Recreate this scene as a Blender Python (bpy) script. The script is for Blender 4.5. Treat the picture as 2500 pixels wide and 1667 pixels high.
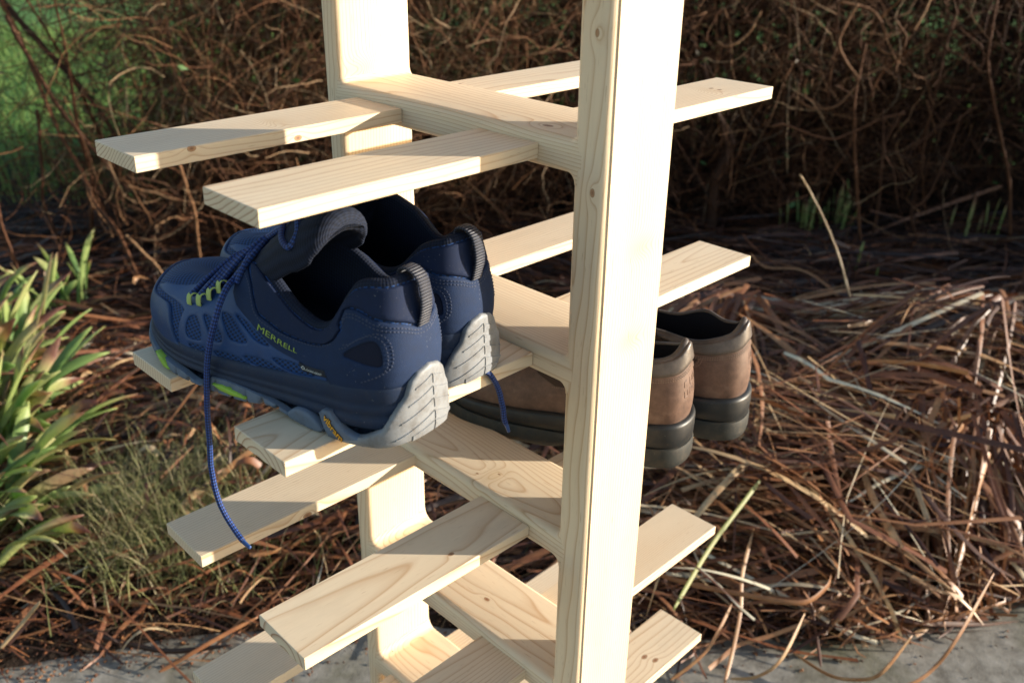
import bpy, bmesh, math, random
import numpy as np
from mathutils import Vector, Matrix
from mathutils.geometry import delaunay_2d_cdt

# ------------------------------------------------------------------ clear
for o in list(bpy.data.objects):
    bpy.data.objects.remove(o)
scene = bpy.context.scene
COL = scene.collection
rng = np.random.default_rng(7)
GZ = 1.15                      # the solved rack frame sits this far above the ground

# ------------------------------------------------------------------ camera
cd = bpy.data.cameras.new('camera')
cam = bpy.data.objects.new('camera', cd)
COL.objects.link(cam)
CAM = np.array([-0.565151, -0.723713, 0.186771 + GZ])
cam.location = CAM
cam.rotation_euler = (1.12683, -0.00945, -0.75466)
cd.sensor_width = 36.0
cd.lens = 2277.378 / 2500 * 36.0
cd.shift_x = 126.699 / 2500
cd.shift_y = -21.188 / 2500
cd.clip_start = 0.02
cd.clip_end = 300
cd.dof.use_dof = True
cd.dof.focus_distance = 0.86
cd.dof.aperture_fstop = 7.5
scene.camera = cam
RR = np.array([0.725418, -0.688309]); FF = np.array([0.688309, 0.725418])   # camera's right / forward on the ground

def rf(r, f, z=0.0):
    p = CAM[:2] + r * RR + f * FF
    return np.array([p[0], p[1], z])

# ------------------------------------------------------------------ light
SUN_EL = math.radians(12.0)
SUN_AZ = np.array([0.722, -0.692]); SUN_AZ = SUN_AZ / np.linalg.norm(SUN_AZ)   # towards the sun
w = bpy.data.worlds.new('World'); scene.world = w; w.use_nodes = True
wn = w.node_tree
sky = wn.nodes.new('ShaderNodeTexSky'); sky.sky_type = 'NISHITA'; sky.sun_disc = False
sky.sun_elevation = SUN_EL
sky.sun_rotation = math.atan2(SUN_AZ[0], SUN_AZ[1])
sky.air_density = 1.0; sky.dust_density = 1.0; sky.ozone_density = 1.0
bg = wn.nodes['Background']; bg.inputs['Strength'].default_value = 0.125
wn.links.new(sky.outputs['Color'], bg.inputs['Color'])
sl = bpy.data.lights.new('sun', 'SUN'); sl.energy = 5.0; sl.angle = math.radians(0.53); sl.color = (1.0, 0.915, 0.785)
so = bpy.data.objects.new('sun', sl); COL.objects.link(so)
sd = Vector((SUN_AZ[0] * math.cos(SUN_EL), SUN_AZ[1] * math.cos(SUN_EL), math.sin(SUN_EL)))
so.rotation_euler = sd.to_track_quat('Z', 'Y').to_euler()
so.location = (3, -3, 4)
scene.view_settings.view_transform = 'Standard'
scene.view_settings.look = 'None'
scene.view_settings.exposure = 1.04
scene.view_settings.gamma = 1.0
scene.view_settings.use_curve_mapping = False
scene.cycles.max_bounces = 6
scene.cycles.use_denoising = True

# ------------------------------------------------------------------ helpers
def link(o, parent=None):
    COL.objects.link(o)
    if parent is not None:
        o.parent = parent
    return o

def tag(o, label=None, cat=None, group=None, kind=None):
    if label: o['label'] = label
    if cat: o['category'] = cat
    if group: o['group'] = group
    if kind: o['kind'] = kind
    return o

def empty(name, loc=(0, 0, 0), parent=None):
    o = bpy.data.objects.new(name, None); o.empty_display_size = 0.05
    o.location = loc
    return link(o, parent)

def mesh_obj(name, V, F, mat, parent=None, smooth=True, uv=None, tint=None, kind=None):
    """V (n,3) array, F list/array of faces (all quads as an array is the quick way)."""
    me = bpy.data.meshes.new(name)
    V = np.asarray(V, dtype=np.float64)
    if isinstance(F, np.ndarray):
        n, k = F.shape
        me.vertices.add(len(V)); me.vertices.foreach_set('co', V.astype(np.float32).ravel())
        me.loops.add(n * k); me.loops.foreach_set('vertex_index', F.astype(np.int32).ravel())
        me.polygons.add(n); me.polygons.foreach_set('loop_start', np.arange(0, n * k, k, dtype=np.int32))
        me.update(calc_edges=True)
    else:
        me.from_pydata([tuple(v) for v in V], [], [tuple(int(i) for i in f) for f in F])
        me.update()
    if smooth:
        me.polygons.foreach_set('use_smooth', np.ones(len(me.polygons), dtype=bool))
    li = np.empty(len(me.loops), dtype=np.int32); me.loops.foreach_get('vertex_index', li)
    if uv is not None:
        l = me.uv_layers.new(name='UVMap')
        l.data.foreach_set('uv', np.asarray(uv, dtype=np.float32)[li].ravel())
    if tint is not None:
        a = me.attributes.new('tint', 'FLOAT', 'POINT')
        a.data.foreach_set('value', np.asarray(tint, dtype=np.float32))
    me.validate(clean_customdata=False)
    o = bpy.data.objects.new(name, me)
    if mat is not None: me.materials.append(mat)
    if kind: o['kind'] = kind
    return link(o, parent)

class NT:
    """tiny node helper"""
    def __init__(s, name):
        s.m = bpy.data.materials.new(name); s.m.use_nodes = True
        s.t = s.m.node_tree; s.b = s.t.nodes['Principled BSDF']
    def n(s, typ, **kw):
        nd = s.t.nodes.new(typ)
        for k, v in kw.items(): setattr(nd, k, v)
        return nd
    def set(s, sock, v):
        if isinstance(v, bpy.types.NodeSocket): s.t.links.new(v, sock)
        elif isinstance(v, (int, float)) and sock.type in ('RGBA',): sock.default_value = (v, v, v, 1)
        elif isinstance(v, tuple) and sock.type == 'RGBA' and len(v) == 3: sock.default_value = (*v, 1)
        else: sock.default_value = v
    def math(s, op, a, b=0.0, c=None, clamp=False):
        nd = s.n('ShaderNodeMath', operation=op, use_clamp=clamp)
        s.set(nd.inputs[0], a); s.set(nd.inputs[1], b)
        if c is not None: s.set(nd.inputs[2], c)
        return nd.outputs[0]
    def vmath(s, op, a, b=(0, 0, 0)):
        nd = s.n('ShaderNodeVectorMath', operation=op)
        s.set(nd.inputs[0], a)
        if op == 'SCALE': s.set(nd.inputs['Scale'], b)
        else: s.set(nd.inputs[1], b)
        return nd.outputs['Value'] if op in ('LENGTH', 'DISTANCE', 'DOT_PRODUCT') else nd.outputs[0]
    def sep(s, v):
        nd = s.n('ShaderNodeSeparateXYZ'); s.set(nd.inputs[0], v); return nd.outputs
    def comb(s, x, y, z):
        nd = s.n('ShaderNodeCombineXYZ')
        for i, v in enumerate((x, y, z)): s.set(nd.inputs[i], v)
        return nd.outputs[0]
    def noise(s, vec, scale=5.0, detail=2.0, rough=0.5):
        nd = s.n('ShaderNodeTexNoise'); s.set(nd.inputs['Vector'], vec)
        s.set(nd.inputs['Scale'], scale); s.set(nd.inputs['Detail'], detail); s.set(nd.inputs['Roughness'], rough)
        return nd.outputs['Fac'], nd.outputs['Color']
    def ramp(s, fac, stops, interp='LINEAR'):
        nd = s.n('ShaderNodeValToRGB'); nd.color_ramp.interpolation = interp
        cr = nd.color_ramp
        while len(cr.elements) < len(stops): cr.elements.new(0.5)
        for e, (p, c) in zip(cr.elements, stops):
            e.position = p; e.color = (*c, 1) if isinstance(c, tuple) else (c, c, c, 1)
        s.set(nd.inputs[0], fac); return nd.outputs[0]
    def mix(s, fac, a, b, blend='MIX'):
        nd = s.n('ShaderNodeMix', data_type='RGBA', blend_type=blend)
        s.set(nd.inputs[0], fac); s.set(nd.inputs[6], a); s.set(nd.inputs[7], b)
        return nd.outputs[2]
    def attr(s, name, typ='OBJECT'):
        nd = s.n('ShaderNodeAttribute', attribute_name=name, attribute_type=typ); return nd
    def coord(s, which='Object'):
        return s.n('ShaderNodeTexCoord').outputs[which]
    def bump(s, h, strength=0.3, dist=0.001):
        nd = s.n('ShaderNodeBump'); s.set(nd.inputs['Height'], h); s.set(nd.inputs['Strength'], strength)
        s.set(nd.inputs['Distance'], dist); s.t.links.new(nd.outputs[0], s.b.inputs['Normal'])
    def out(s, color=None, rough=None, spec=None, **kw):
        if color is not None: s.set(s.b.inputs['Base Color'], color)
        if rough is not None: s.set(s.b.inputs['Roughness'], rough)
        if spec is not None: s.set(s.b.inputs['Specular IOR Level'], spec)
        for k, v in kw.items(): s.set(s.b.inputs[k], v)
        return s.m

# ------------------------------------------------------------------ pine
def mat_pine():
    t = NT('planed_pine')
    P = t.coord('Object')
    g = t.sep(t.attr('grain').outputs['Vector'])      # pith y, pith z, seed
    g2 = t.sep(t.attr('grain_tilt').outputs['Vector'])  # tilt y, tilt z, ring spacing
    Ps = t.vmath('ADD', P, t.comb(t.math('MULTIPLY', g[2], 3.1), g[2], g[2]))
    _, nc = t.noise(t.vmath('MULTIPLY', Ps, (4.0, 14.0, 14.0)), 1.0, 2.0, 0.5)
    n = t.sep(t.vmath('SUBTRACT', nc, (0.5, 0.5, 0.5)))
    p = t.sep(P)
    def axis(pc, g0, tl, nz):
        v = t.math('SUBTRACT', pc, g0)
        v = t.math('SUBTRACT', v, t.math('MULTIPLY', p[0], tl))
        return t.math('ADD', v, t.math('MULTIPLY', nz, 0.016))
    yy = axis(p[1], g[0], g2[0], n[0]); zz = axis(p[2], g[1], g2[1], n[1])
    r = t.math('SQRT', t.math('ADD', t.math('MULTIPLY', yy, yy), t.math('MULTIPLY', zz, zz)))
    k1 = t.attr('knot').outputs['Vector']; k2 = t.attr('knot_second').outputs['Vector']
    ks = t.attr('knot_size').outputs['Fac']
    def kd(k):
        d = t.vmath('SUBTRACT', P, k)
        d = t.vmath('MULTIPLY', d, (0.62, 1.0, 1.0))
        return t.vmath('LENGTH', d)
    d1 = kd(k1); d2 = kd(k2)
    def swell(d):
        q = t.math('DIVIDE', d, t.math('MULTIPLY', ks, 2.6))
        return t.math('EXPONENT', t.math('MULTIPLY', t.math('MULTIPLY', q, q), -1.0))
    sw = t.math('ADD', swell(d1), swell(d2))
    r = t.math('ADD', r, t.math('MULTIPLY', sw, t.math('MULTIPLY', ks, 1.5)))
    s1 = t.attr('swirl').outputs['Vector']; s2 = t.attr('swirl_second').outputs['Vector']
    def halo(k):
        q = t.math('DIVIDE', t.vmath('LENGTH', t.vmath('MULTIPLY', t.vmath('SUBTRACT', P, k), (1.25, 0.75, 1.0))), 0.0125)
        return t.math('EXPONENT', t.math('MULTIPLY', t.math('MULTIPLY', q, q), -1.0))
    hw = t.math('ADD', halo(s1), halo(s2))
    r = t.math('ADD', r, t.math('MULTIPLY', hw, 0.013))
    nf, _ = t.noise(t.vmath('MULTIPLY', Ps, (1.5, 20.0, 20.0)), 1.0, 1.0)
    ph = t.math('FRACT', t.math('ADD', t.math('DIVIDE', r, g2[2]), t.math('MULTIPLY', nf, 1.6)))
    band = t.ramp(ph, [(0.0, 0.30), (0.08, 0.03), (0.66, 0.10), (0.87, 0.50), (0.95, 1.0), (1.0, 0.40)])
    fib, _ = t.noise(t.vmath('MULTIPLY', Ps, (14.0, 700.0, 700.0)), 1.0, 2.0, 0.6)
    big, _ = t.noise(t.vmath('MULTIPLY', Ps, (3.0, 18.0, 18.0)), 1.0, 2.0)
    pale = t.mix(big, (0.80, 0.670, 0.485), (0.74, 0.57, 0.375))
    st = t.math('ADD', 0.34, t.math('MULTIPLY', big, 0.75))
    nx = t.math('ABSOLUTE', t.sep(t.coord('Normal'))[0])
    endg = t.math('GREATER_THAN', nx, 0.9)
    st = t.math('ADD', st, t.math('MULTIPLY', endg, 0.62), clamp=True)
    late = t.mix(endg, (0.50, 0.29, 0.14), (0.36, 0.15, 0.065))
    c = t.mix(t.math('MULTIPLY', band, st), pale, late)
    c = t.mix(t.math('MULTIPLY', t.math('SUBTRACT', fib, 0.5), 0.35, clamp=True), c, (0.45, 0.28, 0.14))
    c = t.mix(t.math('MULTIPLY', hw, 0.38), c, (0.60, 0.40, 0.20))
    fl, _ = t.noise(t.vmath('MULTIPLY', Ps, (55.0, 900.0, 900.0)), 1.0, 1.0)
    c = t.mix(t.ramp(fl, [(0.70, 0.0), (0.76, 0.55)]), c, (0.40, 0.24, 0.11))
    dirt, _ = t.noise(t.vmath('MULTIPLY', Ps, (9.0, 25.0, 25.0)), 1.0, 4.0, 0.7)
    c = t.mix(t.ramp(dirt, [(0.52, 0.0), (0.78, 0.30)]), c, (0.52, 0.41, 0.28))
    def kcol(c, d):
        q = t.math('DIVIDE', d, ks)
        halo = t.ramp(q, [(0.0, 1.0), (0.9, 0.9), (1.2, 0.35), (2.2, 0.0)])
        core = t.ramp(q, [(0.0, (0.10, 0.035, 0.015)), (0.35, (0.23, 0.09, 0.035)), (0.75, (0.36, 0.17, 0.07)), (1.0, (0.22, 0.10, 0.04)), (1.0, (0.55, 0.32, 0.15))])
        return t.mix(t.math('MULTIPLY', halo, 0.9), c, core)
    c = kcol(c, d1); c = kcol(c, d2)
    t.bump(t.math('ADD', t.math('MULTIPLY', band, 0.6), fib), 0.12, 0.0006)
    return t.out(c, t.math('ADD', 0.46, t.math('MULTIPLY', fib, 0.16)), 0.35)
PINE = mat_pine()
_gr = random.Random(11)

def grain(o, cy=None, cz=None, tilt=(0, 0), spacing=0.0042, knot=None, knot2=None, size=0.0035, swirl=None, swirl2=None):
    if cy is None: cy = _gr.choice([-1, 1]) * _gr.uniform(0.02, 0.16)
    if cz is None: cz = _gr.choice([-1, 1]) * _gr.uniform(0.02, 0.12)
    o['grain'] = [cy, cz, _gr.uniform(0, 50)]
    o['grain_tilt'] = [float(tilt[0]), float(tilt[1]), spacing * (0.68 if spacing < 0.007 else 0.9)]
    o['knot'] = list(knot) if knot else [9.0, 0.0, 0.0]
    o['knot_second'] = list(knot2) if knot2 else [9.0, 0.0, 0.0]
    o['knot_size'] = size
    o['swirl'] = list(swirl) if swirl else [9.0, 0.0, 0.0]
    o['swirl_second'] = list(swirl2) if swirl2 else [9.0, 0.0, 0.0]
    return o

def extrude_profile(prof, x0, x1, nx=1):
    """closed profile (n,2) in (y,z) swept along local x, capped."""
    prof = np.asarray(prof, float); n = len(prof)
    xs = np.linspace(x0, x1, nx + 1)
    V = np.concatenate([np.c_[np.full(n, x), prof] for x in xs])
    F = []
    for k in range(nx):
        a = k * n; b = a + n
        for i in range(n):
            j = (i + 1) % n
            F.append((a + i, a + j, b + j, b + i))
    F.append(tuple(range(n))[::-1]); F.append(tuple(range(nx * n, nx * n + n)))
    return V, F

def arc(cy, cz, r, a0, a1, n=6):
    a = np.radians(np.linspace(a0, a1, n))
    return [(cy + r * math.cos(t), cz + r * math.sin(t)) for t in a]

def rect_profile(y0, y1, z0, z1, r, n=5):
    return (arc(y1 - r, z1 - r, r, 0, 90, n) + arc(y0 + r, z1 - r, r, 90, 180, n) +
            arc(y0 + r, z0 + r, r, 180, 270, n) + arc(y1 - r, z0 + r, r, 270, 360, n))

# ------------------------------------------------------------------ the rack
SLAT_W, SLAT_T = 0.070, 0.01296
Y1, Y2 = -0.04518, -0.21865
XL, XR = 0.26608, 0.37004
GX, GY = -0.01714, 0.01329
LEV = {  # height of slat tops, x shift, small twist in plan
    'O': (0.1920, 0.0, 0.0), 'A': (0.0, 0.0, 0.0), 'B': (-0.19168, -0.00079, 0.0001), 'C': (-0.38498, 0.00106, -0.01496),
    'D': (-0.57649, 0.0013, 0.00297), 'E': (-0.76481, 0.00179, 0.00475), 'F': (-0.955, 0.002, 0.0)}
BX0, BX1 = 0.0008, 0.0966          # depth of the ladder frame
YO, YI = -0.2885, -0.2545          # near post, outer and inner face
YBI, YBO = 0.0515, 0.0795          # far post
ZT, ZB = 0.0094, -0.0197           # crossbar top and bottom against the slat top
HR = 0.0072                        # rounded arris

rack = empty('shoe_rack', (0.05, -0.1, 0.0))
tag(rack, 'pale pine rack of two uprights, crossbars and projecting slats holding shoes', 'shoe rack')
RK = Matrix.Translation((-0.05, 0.1, 0.0))

def lev_matrix(l):
    z, dx, a = LEV[l]
    yc = (Y1 + Y2) / 2
    return (Matrix.Translation((dx + GX * z, yc + GY * z, z + GZ)) @ Matrix.Rotation(a, 4, 'Z') @ Matrix.Translation((0, -yc, 0)))

def put(o, M):
    o.parent = rack
    o.matrix_parent_inverse = Matrix.Identity(4)
    o.matrix_basis = RK @ M
    return o

def board_mesh(name, V, F):
    me = bpy.data.meshes.new(name); me.from_pydata([tuple(v) for v in V], [], F); me.update()
    bm = bmesh.new(); bm.from_mesh(me); bmesh.ops.recalc_face_normals(bm, faces=bm.faces); bm.to_mesh(me); bm.free()
    for p in me.polygons: p.use_smooth = len(p.vertices) == 4
    me.set_sharp_from_angle(angle=math.radians(28))
    me.materials.append(PINE)
    return me

def slat_mesh(length):
    c = 0.0007
    b = 0.0006
    w2, t2 = SLAT_W / 2, SLAT_T / 2
    def ring(x, e):
        return [(x, w2 - e, -t2 + c), (x, w2 - e, t2 - c), (x, w2 - c - e, t2 - e), (x, -w2 + c + e, t2 - e),
                (x, -w2 + e, t2 - c), (x, -w2 + e, -t2 + c), (x, -w2 + c + e, -t2 + e), (x, w2 - c - e, -t2 + e)]
    rings = [ring(0, b), ring(b, 0), ring(length - b, 0), ring(length, b)]
    V = [v for r in rings for v in r]
    F = [(k * 8 + i, k * 8 + (i + 1) % 8, k * 8 + 8 + (i + 1) % 8, k * 8 + 8 + i) for k in range(3) for i in range(8)]
    F += [tuple(range(8))[::-1], tuple(range(24, 32))]
    return board_mesh('slat', V, F)

SLAT_L = slat_mesh(XL + 0.0005); SLAT_R = slat_mesh(XR - BX1 + 0.0004)
# grain of every slat in view: (level, side, row) -> settings
SG = {
    ('A', 'L', 1): dict(cy=0.10, cz=0.13, spacing=0.0050, knot=(0.149, -0.035, -0.0028), knot2=(0.0485, -0.035, 0.0048), size=0.0026, swirl=(0.147, -0.005, 0.0065)),
    ('A', 'L', 2): dict(cy=0.042, cz=0.075, spacing=0.0060, knot=None),
    ('A', 'R', 1): dict(cy=-0.03, cz=-0.08, spacing=0.006, knot=(0.03, 0.02, 0.006), size=0.002),
    ('A', 'R', 2): dict(cy=0.12, cz=-0.05, spacing=0.005, knot=(0.2139, 0.003, 0.0065), knot2=(0.2137, -0.007, 0.0065), size=0.0022, swirl=(0.205, -0.001, 0.0065)),
    ('B', 'L', 1): dict(cy=0.18, cz=0.05, spacing=0.0046),
    ('B', 'L', 2): dict(cy=0.0, cz=-0.016, tilt=(0.06, -0.10), spacing=0.0075),
    ('B', 'R', 1): dict(cy=0.09, cz=0.06, spacing=0.006),
    ('B', 'R', 2): dict(cy=0.004, cz=-0.020, tilt=(0.02, 0.10), spacing=0.009),
    ('C', 'L', 1): dict(cy=-0.13, cz=0.02, spacing=0.0052, knot=(0.1195, -0.035, -0.0040), size=0.0034),
    ('C', 'L', 2): dict(cy=-0.002, cz=-0.013, tilt=(0.02, -0.075), spacing=0.0105, knot=(0.1796, -0.0156, 0.0065), size=0.0022),
    ('C', 'R', 1): dict(cy=0.02, cz=-0.05), ('C', 'R', 2): dict(cy=0.03, cz=-0.05),
    ('D', 'L', 1): dict(cy=0.16, cz=0.03, spacing=0.005), ('D', 'L', 2): dict(cy=0.04, cz=-0.06, tilt=(0.03, 0.02), spacing=0.005),
    ('D', 'R', 1): dict(cy=0.1, cz=0.05), ('D', 'R', 2): dict(cy=-0.15, cz=0.04, spacing=0.004),
    ('E', 'R', 1): dict(cy=0.1, cz=0.04, spacing=0.006),
    ('E', 'R', 2): dict(cy=0.05, cz=-0.04, spacing=0.007, knot=(0.1782, -0.0058, 0.0065), knot2=(0.1841, -0.0196, 0.0065), size=0.0034),
}
for lev in LEV:
    ML = lev_matrix(lev)
    for row, y in ((1, Y1), (2, Y2)):
        yc = y + SLAT_W / 2
        for side in 'LR':
            me = SLAT_L if side == 'L' else SLAT_R
            o = bpy.data.objects.new('slat', me); COL.objects.link(o)
            x = -XL if side == 'L' else BX1 - 0.0004
            kx = 0.0009 if side == 'R' else 0
            put(o, ML @ Matrix.Translation((x, yc, -SLAT_T / 2)))
            grain(o, **SG.get((lev, side, row), {}))

def post(yin, yout, step_out, depth, name='post'):
    """upright; local x runs down the length, profile in (rack x, rack y); stepped round-over on the outer edges"""
    r, st = HR, 0.0014
    t = abs(yout - yin); d = depth
    # profile with v = 0 at the inner face, t at the outer face
    prof = []
    prof += arc(r, r, r, 180, 270, 6)                 # inner, camera-left
    prof += arc(d - r, r, r, 270, 360, 6)
    if step_out:
        prof += [(d - r + r * math.cos(a), t - st - r + r * math.sin(a)) for a in np.radians(np.linspace(0, 90, 7))]
        prof += [(d - r - 0.0002, t)]
        prof += [(r + 0.0002, t)]
        prof += [(r + r * math.cos(a), t - st - r + r * math.sin(a)) for a in np.radians(np.linspace(90, 180, 7))]
    else:
        prof += arc(d - r, t - r, r, 0, 90, 6) + arc(r, t - r, r, 90, 180, 6)
    z0, z1 = -GZ + 0.0005, 0.62
    s = 1 if yout > yin else -1
    nz = 10
    zs = np.linspace(z0, z1, nz + 1)
    V = []
    for z in zs:
        for u, v in prof:
            V.append((z, u - d / 2 + GX * z, s * (v - t / 2) + GY * z))
    n = len(prof)
    F = [(k * n + i, k * n + (i + 1) % n, (k + 1) * n + (i + 1) % n, (k + 1) * n + i) for k in range(nz) for i in range(n)]
    F += [tuple(range(n))[::-1], tuple(range(nz * n, nz * n + n))]
    o = bpy.data.objects.new(name, board_mesh(name, V, F)); COL.objects.link(o)
    # local x -> up, local y -> rack x, local z -> rack y
    M = Matrix(((0, 1, 0, BX0 + depth / 2), (0, 0, 1, (yin + yout) / 2), (1, 0, 0, GZ), (0, 0, 0, 1)))
    put(o, M)
    return o
near = post(YI, YO, True, 0.0928); grain(near, cy=-0.17, cz=0.03, spacing=0.0048, knot=(0.0919, -0.0464, -0.0010), knot2=(-0.0295, -0.0468, -0.0055), size=0.0026, swirl=(-0.085, 0.010, -0.0170), swirl2=(-0.170, 0.006, -0.0170))
far = post(YBI, YBO, True, BX1 - BX0); grain(far, cy=0.12, cz=-0.10, spacing=0.0050, knot=(-0.7194, -0.0479, -0.0174), knot2=(0.4, 0.0, -0.013), size=0.0060, swirl=(0.021, -0.022, -0.014))

def crossbar(small=False):
    """bar between the posts, with hollow fillets where its top and bottom run into the uprights"""
    d = BX1 - BX0; h = ZT - ZB
    prof = rect_profile(-d / 2, d / 2, ZB, ZT, HR, 6)
    ya, yb = -0.2640, 0.0592          # lets into both posts
    V, F = extrude_profile(prof, ya, yb, 1)
    V = list(map(tuple, V)); F = list(F)
    secs = [(-d / 2 + HR * (1 - math.cos(a)), HR * (1 - math.sin(a))) for a in np.radians(np.linspace(15, 90, 5))]
    secs = secs + [(-u, o_) for u, o_ in reversed(secs)]
    for yp, sy in ((YI, 1), (YBI, -1)):
        for zp, sz in ((ZT, 1), (ZB, -1)):
            # section: corner, along bar, arc, up post
            base = len(V); m = None; R = (0.0045 if sz > 0 else 0.0075) if sy > 0 else (0.005 if small and sz > 0 else 0.011)
            for u, off in secs:
                pts = []
                cy, cz = yp + sy * R, zp + sz * R
                pts.append((yp - sy * 0.006, zp - sz * 0.006))
                pts.append((yp + sy * R, zp - sz * 0.006))
                for a in np.radians(np.linspace(270, 180, 8)):
                    rr = R + off
                    pts.append((cy + sy * rr * math.cos(a), cz + sz * rr * math.sin(a)))
                pts.append((yp - sy * 0.006, zp + sz * R))
                m = len(pts)
                V += [(y, u, z) for y, z in pts]
            ns = len(secs)
            for k in range(ns - 1):
                for i in range(m):
                    j = (i + 1) % m
                    F.append((base + k * m + i, base + k * m + j, base + (k + 1) * m + j, base + (k + 1) * m + i))
            F.append(tuple(base + i for i in range(m))[::-1]); F.append(tuple(base + (ns - 1) * m + i for i in range(m)))
    me = bpy.data.meshes.new('crossbar'); me.from_pydata(V, [], F); me.update()
    bm = bmesh.new(); bm.from_mesh(me); bmesh.ops.recalc_face_normals(bm, faces=bm.faces); bm.to_mesh(me); bm.free()
    for p in me.polygons: p.use_smooth = len(p.vertices) == 4
    me.set_sharp_from_angle(angle=math.radians(40)); me.materials.append(PINE)
    return me
BAR = crossbar(); BAR_SMALL = crossbar(True)
BG = {'A': dict(cy=-0.035, cz=-0.10, tilt=(0.10, 0), spacing=0.0048, knot=(-0.21, -0.028, 0.0095), size=0.0035),
      'B': dict(cy=0.14, cz=-0.06, spacing=0.0058), 'C': dict(cy=-0.02, cz=-0.012, tilt=(0.0, 0.09), spacing=0.006, knot=(-0.1441, -0.0159, 0.0094), knot2=(-0.1273, -0.0319, 0.0094), size=0.0012, swirl=(-0.142, -0.022, 0.0094)),
      'D': dict(cy=0.02, cz=-0.14, spacing=0.006, knot=(-0.1183, -0.0088, 0.0094), size=0.0026),
      'E': dict(cy=0.03, cz=-0.10, tilt=(0.02, 0), spacing=0.006, knot=(0.0479, -0.0272, 0.0094), size=0.0022)}
for lev in LEV:
    z, dx, a = LEV[lev]
    o = bpy.data.objects.new('crossbar', BAR_SMALL if lev in 'OA' else BAR); COL.objects.link(o)
    M = Matrix.Translation((dx * 0 + GX * z + (BX0 + BX1) / 2, GY * z, z + GZ)) @ Matrix(((0, 1, 0, 0), (1, 0, 0, 0), (0, 0, 1, 0), (0, 0, 0, 1)))
    put(o, M)
    grain(o, **BG.get(lev, {}))

# ------------------------------------------------------------------ footwear materials
def mat_simple(name, col, rough=0.6, spec=0.35, nscale=60.0, var=0.25, bump=0.15, bscale=900.0, bdist=0.0006, dust=0.0, grime=0.0, **kw):
    t = NT(name); P = t.coord('Object')
    f, _ = t.noise(P, nscale, 3.0, 0.6)
    b, _ = t.noise(P, bscale, 2.0, 0.6)
    dark = tuple(c * (1 - var) for c in col); light = tuple(min(1, c * (1 + var)) for c in col)
    t.bump(b, bump, bdist)
    c = t.mix(f, dark, light)
    if grime:
        g1, _ = t.noise(P, 75.0, 5.0, 0.7)
        c = t.mix(t.ramp(g1, [(0.46, 0.0), (0.72, grime)]), c, (0.075, 0.058, 0.040))
    if dust:
        g2, _ = t.noise(P, 620.0, 1.0, 0.5); g3, _ = t.noise(P, 30.0, 3.0, 0.6)
        sp = t.math('MULTIPLY', t.ramp(g2, [(0.735, 0.0), (0.775, 1.0)]), t.ramp(g3, [(0.40, 0.15), (0.62, 1.0)]))
        c = t.mix(t.math('MULTIPLY', sp, dust), c, (0.36, 0.36, 0.36))
    return t.out(c, t.math('ADD', rough - 0.08, t.math('MULTIPLY', f, 0.16)), spec, **kw)

def mat_weave(name, col, hole, ku, kv, rough=0.7, depth=0.0008, diag=False, lo=0.30, hi=0.55):
    """open net or knit: threads with dark gaps, laid out on the uv (metres)"""
    t = NT(name)
    uv = t.sep(t.coord('UV'))
    u = t.math('MULTIPLY', uv[0], ku * math.pi * 2); v = t.math('MULTIPLY', uv[1], kv * math.pi * 2)
    if diag:
        u2 = t.math('ADD', u, v); v2 = t.math('SUBTRACT', u, v); u, v = u2, v2
    a = t.math('MULTIPLY', t.math('SINE', u), 0.5); b = t.math('MULTIPLY', t.math('SINE', v), 0.5)
    h = t.math('ADD', t.math('MULTIPLY', t.math('MULTIPLY', a, b), 2.0), 0.5)
    P = t.coord('Object'); f, _ = t.noise(P, 90.0, 3.0)
    c = t.ramp(h, [(lo, hole), (hi, col)])
    c = t.mix(t.math('MULTIPLY', f, 0.35), c, tuple(x * 0.6 for x in col))
    t.bump(h, 0.5, depth)
    return t.out(c, rough, 0.3)

M_NET = mat_weave('blue_net_fabric', (0.0080, 0.048, 0.168), (0.001, 0.003, 0.013), 170, 250, diag=False)
M_BLUE = mat_simple('blue_synthetic_overlay', (0.0060, 0.042, 0.145), 0.52, 0.4, dust=.25, grime=.10, var=0.22)
M_CAP = mat_simple('blue_rubber_toe_cap', (0.0056, 0.036, 0.120), 0.50, 0.4, dust=.3, grime=.22, var=0.25)
M_NUBUCK = mat_simple('navy_nubuck', (0.0100, 0.0235, 0.064), 0.78, 0.25, dust=.55, nscale=140, var=0.30, bump=0.25, bscale=1500)
M_KNIT = mat_weave('navy_knit_lining', (0.0085, 0.0150, 0.036), (0.003, 0.0055, 0.014), 190, 190, 0.85, 0.0006, True, 0.2, 0.75)
M_COLLAR = mat_simple('navy_collar_fabric', (0.0068, 0.0150, 0.045), 0.78, 0.25, dust=.4, nscale=120, var=0.25, bump=0.3, bscale=1800)
M_INNER = mat_simple('black_lining', (0.010, 0.011, 0.016), 0.9, 0.15)
M_MID = mat_simple('navy_foam_midsole', (0.0095, 0.0220, 0.054), 0.60, 0.3, dust=.45, grime=.15, nscale=50)
M_GREY = mat_simple('grey_rubber', (0.215, 0.225, 0.235), 0.50, 0.35, grime=.55, dust=.3, nscale=45, var=0.16, bump=0.10)
M_GREYB = mat_simple('blue_grey_rubber', (0.110, 0.145, 0.200), 0.55, 0.35, grime=.45, nscale=45, var=0.2)
M_LIME = mat_simple('lime_rubber', (0.28, 0.47, 0.05), 0.5, 0.35, grime=.4, var=0.12)
M_LIMEW = mat_simple('lime_webbing', (0.40, 0.50, 0.17), 0.8, 0.2, var=0.2, bump=0.5, bscale=1400)
M_THREAD = mat_simple('blue_thread', (0.034, 0.046, 0.085), 0.7, 0.3)
M_YEL = mat_simple('yellow_print', (0.75, 0.36, 0.02), 0.5, 0.4, var=0.1)
M_LOGO = mat_simple('lime_print', (0.27, 0.37, 0.05), 0.55, 0.3, var=0.08)
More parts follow.
